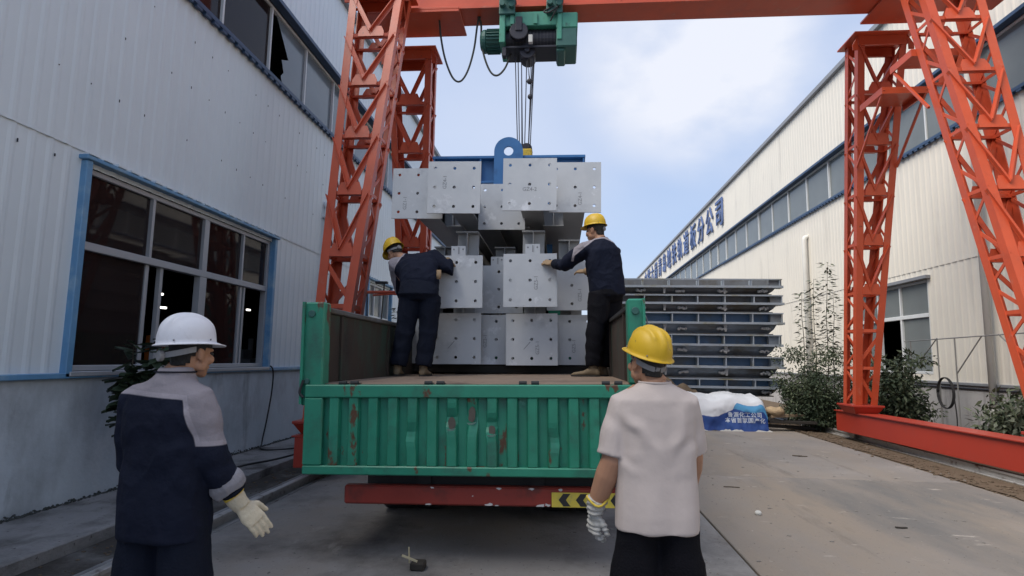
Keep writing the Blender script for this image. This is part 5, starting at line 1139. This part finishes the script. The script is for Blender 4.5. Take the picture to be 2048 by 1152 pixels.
def person(label, J):
    """J: joints in world coordinates and clothing"""
    t = thing('person', label, 'person', J['base'], 'men at work round the lorry')
    hc, f, u = J['head']; b = MB(); L, A = add_head(b, hc, f, u, J['neck'], J.get('hk', 1.0))
    sh, el_, wr, hip, kn, an = J['sh'], J['el'], J['wr'], J['hip'], J['kn'], J['an']
    R, F_, U = frame(J['face'], J.get('spine', (0, 0, 1)))
    # body under the clothes
    pel = (V(hip[0])+V(hip[1]))/2; nk = V(J['neck']); chest = lerp(pel, nk, .68)+F_*0.01
    b.loft([ell(pel-U*.04, .085, R, .045, F_), ell(pel+U*.05, .12, R, .075, F_), ell(lerp(pel, nk, .40), .125, R, .088, F_), ell(chest, .150, R, .10, F_), ell(lerp(pel, nk, .88), .105, R, .075, F_), ell(nk+U*.01, .058, R, .055, F_)])
    for i in (0, 1):
        s0, e0, w0 = V(sh[i]), V(el_[i]), V(wr[i])
        b.tube([lerp(nk, s0, .45), s0, lerp(s0, e0, .5), e0, lerp(e0, w0, .3), lerp(e0, w0, .75), w0], [.050, .052, .046, *J.get('arm', (.042, .044, .036, .029))], 14)
        h0, k0, a0 = V(hip[i]), V(kn[i]), V(an[i]); b.tube([h0+V((0, 0, .03)), lerp(h0, k0, .35), k0, lerp(k0, a0, .3), a0, a0-V((0, 0, .05))], [.078, .074, .052, .052, .036, .036], 14)
    if 'bare' in J:
        for i in J['bare']: add_hand(b, wr[i], *J['hand'][i])
    body = skin_obj('body', b, J.get('vox', .008), M['skin'], t, 3)
    eyes(t, L, A); hair(t, L, A, hc, J.get('hk', 1.0), low=J.get('hairlow', -.085), short=J.get('hairshort', 0))
    return t, L, A, R, F_, U, pel, nk
def torso_rings(pel, nk, R, F_, U, spec):
    return [ell(lerp(pel, nk, s_)+R*dx+F_*dy, a, R, b_, F_, 24, p) for s_, a, b_, dx, dy, p in spec]

# ---- man in the white helmet, near left
A_ = dict(base=(-1.70, 2.5, 0), head=((-1.640, 2.530, 1.502), (.34, .94, -.06), (0.02, .04, 1)), hk=.90, neck=(-1.685, 2.475, 1.395), face=(.16, 1, 0),
     sh=((-1.852, 2.50, 1.292), (-1.55, 2.455, 1.305)), el=((-1.865, 2.53, 1.03), (-1.48, 2.475, 1.055)), wr=((-1.84, 2.72, .86), (-1.395, 2.555, .885)),
     hip=((-1.77, 2.5, .82), (-1.58, 2.47, .82)), kn=((-1.785, 2.52, .46), (-1.555, 2.49, .46)), an=((-1.785, 2.48, .085), (-1.54, 2.45, .085)), vox=.006)
t, L, AX, R, F_, U, pel, nk = person('man in white helmet and navy work jacket, seen from behind, one glove held out', A_)
helmet(t, V((-1.655, 2.51, 1.548)), (.52, .85, .04), (-.04, .02, 1), M['helmet_white'], .92, .048, .009, True, True)
b = MB(); pel2 = V((-1.695, 2.49, .74)); nk2 = V((-1.69, 2.475, 1.40))
b.loft(torso_rings(pel2, nk2, R, F_, U, [(-.02, .196, .124, .022, 0, 2.6), (.12, .198, .128, .018, 0, 2.6), (.35, .190, .124, .014, 0, 2.6), (.60, .190, .122, .010, 0, 2.5), (.78, .196, .118, .006, -.005, 2.5), (.88, .175, .106, 0, 0, 2.4), (.95, .120, .088, 0, .005, 2.2), (1.0, .080, .076, 0, .01, 2)]))
for i in (0, 1):
    s0, e0, w0 = V(A_['sh'][i]), V(A_['el'][i]), V(A_['wr'][i])
    limb(b, [lerp(nk2, s0, .35)+V((0, 0, -.035)), s0+V((0, 0, -.012)), lerp(s0, e0, .3), lerp(s0, e0, .65), e0, lerp(e0, w0, .35), lerp(e0, w0, .62)], [.074, .078, .077, .074, .070, .067, .064])
nb = V((-1.675, 2.48, 1.415)); b.loft([ell(nb+V((0, 0, z)), a, R, a*.98, F_, 22, 2) for z, a in ((-.05, .098), (-.02, .085), (.012, .074), (.022, .071))])
ebend = folds(A_['el'][1], .006, (0, .2, 1), 16)
def seamA(c):
    zb = 1.318-.05*max(0, abs(c.x+1.70)-.10)-.012*math.sin((c.x+1.7)*6); d1 = c.z-zb
    xr = -1.565+.060*(1.31-c.z)/.19; d2 = min(c.x-xr, c.z-1.118); return max(d1, d2)
skin_obj('jacket', b, .0085, M['jacket'], t, 4, cloth(.008, (ebend, folds((-1.60, 2.37, 1.02), .006, (.5, 0, 1), 9), folds((-1.86, 2.4, 1.1), .007, (-.3, 0, 1), 10), folds((-1.55, 2.37, 1.26), .006, (1, 0, .7), 12))), seamA)
# dark collar seam, rolled cuff
b = MB(); b.tube([nb+R*(.082*math.cos(q))+F_*(.080*math.sin(q))+V((0, 0, .006)) for q in (2*math.pi*i/24 for i in range(25))], .0035, 6); b.build('collar_seam', M['trousers'], t, smooth=True)
e0, w0 = V(A_['el'][1]), V(A_['wr'][1]); b = MB(); limb(b, [lerp(e0, w0, .46), lerp(e0, w0, .62), lerp(e0, w0, .80)], [(.066, .07), (.074, .078), (.066, .070)]); skin_obj('rolled_cuff', b, .007, M['grey_cuff'], t, 2, cloth(.007, (folds(lerp(e0, w0, .62), .006, (.4, .2, 1), 14),)))
b = MB(); limb(b, [lerp(e0, w0, .79), lerp(e0, w0, .90)], [.060, .050]); skin_obj('inner_sleeve', b, .007, M['trousers'], t, 2, cloth(.004))
b = MB(); add_hand(b, w0+V((.012, .005, -.03)), (.62, .18, -.70), (.55, -.65, .45), -1, (.16, .14, .10), 1.10, .015, 1.12); limb(b, [w0+V((-.018, -.008, .012)), w0+V((.002, .002, -.022)), w0+V((.02, .01, -.045))], [.043, .040, .036]); skin_obj('glove', b, .0035, M['glove_cream'], t, 3, lambda c, n: .0022*noise.noise(c*45))
b = MB(); limb(b, [w0+V((-.020, -.008, .016)), w0+V((-.012, -.004, .004))], [.0455, .0455]); b.build('glove_cuff', M['glove_yellow'], t, smooth=True)
b = MB(); add_hand(b, V(A_['wr'][0]), (.2, .6, -.7), (-.6, -.3, 0), 1, (.3, .3, .3), 1.05, .05, 1.15); skin_obj('glove', b, .005, M['glove_cream'], t, 3)
def trousers(t, hip, kn, an, pelc, R, F_, mt, w=(.175, .125), leg=((.108, .10), .092, .082, .080), vox=.010, seat=.0, waist=None, amp=.007, label=None):
    b = MB(); pelc = V(pelc); top = V(waist) if waist is not None else pelc+V((0, 0, .16)); U = (top-pelc).normalized()
    b.loft([ell(pelc-U*.07, w[0]*.72, R, w[1]*.75, F_, 20), ell(pelc-F_*seat, w[0], R, w[1], F_, 20), ell(lerp(pelc, top, .5)-F_*seat*.6, w[0]*.97, R, w[1]*.97, F_, 20), ell(top, w[0]*.90, R, w[1]*.92, F_, 20)])
    for i in (0, 1):
        h0, k0, a0 = V(hip[i]), V(kn[i]), V(an[i]); limb(b, [h0+V((0, 0, .04)), lerp(h0, k0, .3), lerp(h0, k0, .7), k0, lerp(k0, a0, .5), lerp(k0, a0, .96)], [leg[0], (leg[0][0]*.97, leg[0][1]*.98), leg[1], leg[1]*.97, leg[2], leg[3]], 18)
    ex = [folds(lerp(kn[i], an[i], .06), .006, (0.1, 0, 1), 13) for i in (0, 1)]+[folds(lerp(kn[i], an[i], .86), .007, (.15, 0, 1), 15) for i in (0, 1)]
    return skin_obj('trousers', b, vox, mt, t, 4, cloth(amp, ex))
trousers(t, A_['hip'], A_['kn'], A_['an'], (-1.675, 2.485, .84), R, F_, M['trousers'], (.168, .106), ((.104, .100), .108, .104, .10))
for i, dx in ((0, -.02), (1, .02)): shoe(t, V((A_['an'][i][0]-dx*.2, A_['an'][i][1]-.06, 0)), V((A_['an'][i][0]+dx, A_['an'][i][1]+.20, 0)), .09, V(A_['an'][i])+V((0, 0, .03)))

# ---- man in the pale tee, near right
D_ = dict(base=(.45, 2.9, 0), head=((.415, 2.885, 1.490), (-.42, .90, .06), (.05, -.05, 1)), neck=(.445, 2.865, 1.395), face=(-.04, 1, 0),
     sh=((.298, 2.885, 1.296), (.588, 2.885, 1.302)), el=((.246, 2.87, 1.03), (.628, 2.95, 1.05)), wr=((.172, 2.93, .815), (.640, 3.11, .86)),
     hip=((.365, 2.88, .74), (.54, 2.88, .74)), kn=((.345, 2.90, .45), (.565, 2.90, .45)), an=((.335, 2.86, .085), (.575, 2.86, .085)), vox=.006, hk=.95, arm=(.054, .056, .046, .035), hairlow=-.075, hairshort=.003)
t, L, AX, R, F_, U, pel, nk = person('man in yellow helmet, pale tee and black trousers, seen from behind', D_)
helmet(t, L(.004, -.008, .050), (-.45, .85, .30), (.17, -.24, .95), M['helmet_yellow'], .90, .040, .012, True, False)
b = MB(); pelt = V((.450, 2.885, .735)); nkt = V((.447, 2.87, 1.405))
b.loft(torso_rings(pelt, nkt, R, F_, U, [(-.005, .190, .140, 0, 0, 2.5), (.10, .189, .138, 0, 0, 2.5), (.35, .183, .122, 0, 0, 2.5), (.60, .184, .120, 0, 0, 2.5), (.76, .190, .114, 0, 0, 2.4), (.87, .185, .105, 0, 0, 2.3), (.945, .125, .085, 0, 0, 2.2), (.985, .082, .072, 0, 0, 2), (1.0, .070, .066, 0, 0, 2)]))
for i in (0, 1):
    s0, e0 = V(D_['sh'][i]), V(D_['el'][i]); limb(b, [lerp(nkt, s0, .35)+V((0, 0, -.035)), s0+V((0, 0, -.014)), lerp(s0, e0, .3), lerp(s0, e0, .60), lerp(s0, e0, .90)], [.068, .074, .075, .076, (.076, .080)])
skin_obj('tee_shirt', b, .008, M['tee'], t, 4, cloth(.003, (folds((.315, 2.8, 1.17), .0075, (1, 0, .8), 15), folds((.565, 2.8, 1.17), .0065, (-1, 0, .8), 15), folds((.24, 2.83, 1.14), .005, (.2, 0, 1), 14), lambda c: .004*math.sin(c.x*34+1.5*noise.noise(c*3))*max(0, min(1, (1.18-c.z)/.3))), 0.0))
b = MB(); nn = nkt+V((0, 0, -.004)); b.tube([nn+R*(.073*math.cos(q))+F_*(.069*math.sin(q))+V((0, 0, .004*math.sin(q))) for q in (2*math.pi*i/28 for i in range(29))], .006, 8); b.build('collar', M['tee'], t, smooth=True)
trousers(t, D_['hip'], D_['kn'], D_['an'], (.452, 2.885, .78), R, F_, M['black_trousers'], (.165, .105), ((.106, .100), .116, .114, .112), amp=.006)
w0 = V(D_['wr'][0]); b = MB(); add_hand(b, w0+V((-.004, .006, -.03)), (-.06, .20, -1), (-.75, -.55, -.05), -1, (.45, .55, .5), 1.05, .04, 1.2)
limb(b, [w0+V((.010, -.010, .035)), w0+V((.004, -.004, .012)), w0+V((-.002, .004, -.035))], [.050, .046, .038]); skin_obj('glove', b, .0035, M['glove_grey'], t, 3, lambda c, n: .004*noise.noise(c*38)+.0025*math.sin(c.z*260+3*noise.noise(c*20)))
b = MB(); rr = []
for q in (2*math.pi*i/20 for i in range(21)): rr.append(w0+V((.010, -.010, .036))+V((math.cos(q)*.0505, math.sin(q)*.0505, -.022*max(0, -math.sin(q))**3+.006*math.cos(2*q))))
b.tube(rr, .0055, 8); b.build('glove_cuff', M['glove_yellow'], t, smooth=True)
w1_ = V(D_['wr'][1]); b = MB(); add_hand(b, w1_, (-.15, .6, -.8), (.9, .2, 0), 1, (.5, .5, .5), 1.0, .04, 1.2); limb(b, [w1_+V((.0, -.02, .03)), w1_+V((0, .01, -.02))], [.046, .040]); skin_obj('glove', b, .005, M['glove_grey'], t, 3)
for i, dx in ((0, -.03), (1, .03)): shoe(t, V((D_['an'][i][0]-dx*.2, D_['an'][i][1]-.06, 0)), V((D_['an'][i][0]+dx, D_['an'][i][1]+.20, 0)), .09, V(D_['an'][i])+V((0, 0, .03)))

# ---- bending worker on the bed
zb = 1.297
B_ = dict(base=(-1.60, 6.4, zb), head=((-1.985, 6.83, 2.745), (-.55, .62, -.56), (-.40, .30, .86)), neck=(-1.865, 6.79, 2.655), face=(-.10, .55, -.83), spine=(-.36, .78, .52),
     sh=((-1.925, 6.70, 2.575), (-1.480, 6.76, 2.675)), el=((-1.93, 6.97, 2.30), (-1.275, 6.66, 2.50)), wr=((-1.86, 7.02, 2.12), (-1.31, 6.73, 2.62)),
     hip=((-1.665, 6.43, 2.14), (-1.445, 6.43, 2.14)), kn=((-1.715, 6.42, 1.74), (-1.450, 6.42, 1.74)), an=((-1.765, 6.38, zb+.09), (-1.485, 6.38, zb+.09)), vox=.009)
t, L, AX, R, F_, U, pel, nk = person('worker in yellow helmet bending over on the lorry bed, back to the tailgate', B_)
helmet(t, L(0, .0, .048), (-.60, .62, -.50), (-.42, .22, .88), M['helmet_yellow'], 1.0, .050, .010, True, True)
RJ = V((.93, .22, .25)).normalized()
pelj = V((-1.56, 6.43, 2.20)); nkj = V((-1.80, 6.80, 2.62)); Uj = (nkj-pelj).normalized(); Rj = V((1, .1, .22)); Rj = (Rj-Uj*Rj.dot(Uj)).normalized(); Fj = Rj.cross(Uj)*-1
b = MB(); mid = V((-1.60, 6.56, 2.47)); up_ = V((-1.70, 6.73, 2.58))
b.loft([ell(pelj-V((0, .0, .05)), .195, V((1, 0, .05)), .135, V((0, 1, -.25)).normalized(), 24), ell(V((-1.565, 6.44, 2.30)), .218, V((1, 0, .12)).normalized(), .145, V((0, .85, -.5)).normalized(), 24), ell(V((-1.60, 6.52, 2.44)), .228, V((1, .05, .2)).normalized(), .15, V((0, .6, -.75)).normalized(), 24), ell(V((-1.67, 6.63, 2.54)), .252, Rj, .145, Fj, 24), ell(V((-1.71, 6.73, 2.60)), .235, Rj, .125, Fj, 24), ell(V((-1.78, 6.79, 2.63)), .14, Rj, .10, Fj, 24), ell(V((-1.86, 6.82, 2.665)), .080, Rj, .075, Fj, 24)])
for i in (0, 1):
    s0, e0, w0 = V(B_['sh'][i]), V(B_['el'][i]), V(B_['wr'][i]); c0 = V((-1.72, 6.72, 2.58))
    limb(b, [lerp(c0, s0, .45), s0, lerp(s0, e0, .4), lerp(s0, e0, .75), e0, lerp(e0, w0, .5), lerp(e0, w0, .95)], [.10, .098, .088, .080, .072, .062, .055])
seamB = lambda c: -(c.x+1.915)+(c.z-2.45)*0.32
skin_obj('jacket', b, .0095, M['jacket'], t, 4, cloth(.010, (folds((-1.45, 6.5, 2.5), .010, (.5, 0, 1), 10), folds((-1.6, 6.4, 2.40), .008, (-.2, 0, 1), 9), folds(B_['el'][1], .008, (1, 0, .3), 14))), seamB)
trousers(t, B_['hip'], B_['kn'], B_['an'], (-1.562, 6.42, 2.19), V((1, 0, 0)), V((0, 1, 0)), M['trousers'], (.222, .15), ((.128, .125), .108, .096, .094), seat=.035, waist=(-1.57, 6.46, 2.36), amp=.009)
for i in (0, 1):
    w0 = V(B_['wr'][i]); b = MB(); add_hand(b, w0, (0.05, .9, -.2), (0, -.1, 1), 1 if i else -1, (.3, .3, .3), 1.0, .06, 1.2); limb(b, [w0-V((0, .04, 0)), w0+V((0, .02, 0))], [.045, .040]); skin_obj('glove', b, .006, M['glove_tan'], t, 3)
b = MB(); b.loft([ell(V((-1.338, 6.36, z)), a, V((1, 0, 0)), .02, V((0, 1, 0)), 10) for z, a in ((2.36, .02), (2.40, .028), (2.46, .026))]); b.build('tucked_glove', M['glove_tan'], t, smooth=True)
for i, dx in ((0, -.02), (1, .02)): shoe(t, V((B_['an'][i][0], 6.33, zb)), V((B_['an'][i][0]+dx, 6.60, zb)), .11, V(B_['an'][i])+V((0, 0, .03)))

# ---- standing worker steadying the plates
zc = 1.328
C_ = dict(base=(.45, 6.3, zc), head=((.372, 6.32, 2.888), (-.80, .58, -.10), (-.02, .02, 1)), neck=(.425, 6.29, 2.785), face=(-.62, .78, 0), spine=(-.08, .06, 1),
     sh=((.275, 6.26, 2.685), (.560, 6.34, 2.66)), el=((.035, 6.44, 2.525), (.50, 6.62, 2.42)), wr=((-.075, 6.64, 2.580), (.28, 6.70, 2.50)),
     hip=((.415, 6.26, 2.16), (.555, 6.36, 2.16)), kn=((.365, 6.24, 1.76), (.50, 6.42, 1.76)), an=((.345, 6.24, zc+.09), (.455, 6.44, zc+.09)), vox=.008)
t, L, AX, R, F_, U, pel, nk = person('worker in yellow helmet standing on the lorry bed, gloved hand on the hanging plates', C_)
helmet(t, L(.005, .0, .062), (-.82, .56, -.06), (-.04, .04, 1), M['helmet_yellow'], .93, .045, .006, True, True)
pj, nj = V((.505, 6.31, 2.20)), V((.425, 6.29, 2.79)); Uj = (nj-pj).normalized(); Rj = V((.95, .30, 0)); Rj = (Rj-Uj*Rj.dot(Uj)).normalized(); Fj = Uj.cross(Rj)
b = MB(); b.loft(torso_rings(pj, nj, Rj, Fj, Uj, [(-.05, .185, .155, 0, 0, 2.4), (.10, .192, .155, 0, 0, 2.4), (.35, .19, .15, 0, 0, 2.4), (.60, .192, .145, 0, 0, 2.4), (.78, .185, .135, 0, -.01, 2.3), (.90, .14, .115, 0, 0, 2.2), (.97, .09, .088, 0, 0, 2), (1.02, .074, .074, 0, 0, 2)]))
for i in (0, 1):
    s0, e0, w0 = V(C_['sh'][i]), V(C_['el'][i]), V(C_['wr'][i])
    limb(b, [lerp(nj, s0, .35)+V((0, 0, -.05)), s0+V((0, 0, -.01)), lerp(s0, e0, .4), lerp(s0, e0, .75), e0, lerp(e0, w0, .5), lerp(e0, w0, .86)], [.085, .092, .086, .080, .072, .060, .052])
def seamC(c):
    P = [(.70, 2.69), (.58, 2.735), (.46, 2.785), (.36, 2.775), (.30, 2.72), (.22, 2.655), (.145, 2.60), (.10, 2.56)]
    if c.x < .145: return min((c.x-.115-(c.z-2.56)*.2), .02) if c.z > 2.55 else -0.02
    for (xa, za), (xb, zb_) in zip(P, P[1:]):
        if xb <= c.x <= xa: return c.z-(za+(zb_-za)*(c.x-xa)/(xb-xa))
    return c.z-2.69
skin_obj('jacket', b, .009, M['jacket'], t, 4, cloth(.009, (folds((.30, 6.2, 2.58), .008, (1, 0, -.6), 11), folds((.50, 6.2, 2.3), .006, (.5, 0, 1), 9), folds(C_['el'][0], .007, (1, 0, .3), 14))), seamC)
w0 = V(C_['wr'][0]); e0 = V(C_['el'][0]); b = MB(); limb(b, [lerp(e0, w0, .30), lerp(e0, w0, .9)], [.066, .058]); skin_obj('oversleeve', b, .008, M['trousers'], t, 2, cloth(.006))
trousers(t, C_['hip'], C_['kn'], C_['an'], (.487, 6.31, 2.18), V((.95, .3, 0)).normalized(), V((-.3, .95, 0)).normalized(), M['black_trousers'], (.178, .145), ((.115, .12), .100, .088, .086), seat=.02, amp=.008)
b = MB(); add_hand(b, w0+V((-.01, .012, .0)), (-.62, .40, .22), (-.1, -.75, .62), 1, (.22, .2, .15), 1.05, .08, 1.25); limb(b, [w0+V((.05, -.03, -.02)), w0+V((.0, 0, 0)), w0+V((-.02, .02, .01))], [.050, .046, .036]); skin_obj('glove', b, .005, M['glove_tan'], t, 3, lambda c, n: .003*noise.noise(c*38))
w0 = V(C_['wr'][1]); b = MB(); add_hand(b, w0, (-.7, .5, .1), (0, -.6, .8), 1, (.3, .3, .3), 1.05, .06, 1.2); limb(b, [w0+V((.04, -.03, 0)), w0], [.048, .042]); skin_obj('glove', b, .006, M['glove_tan'], t, 3)
shoe(t, V((.40, 6.21, zc)), V((.125, 6.27, zc)), .105, V(C_['an'][0])+V((0, 0, .03))); shoe(t, V((.50, 6.42, zc)), V((.27, 6.55, zc)), .105, V(C_['an'][1])+V((0, 0, .03)))
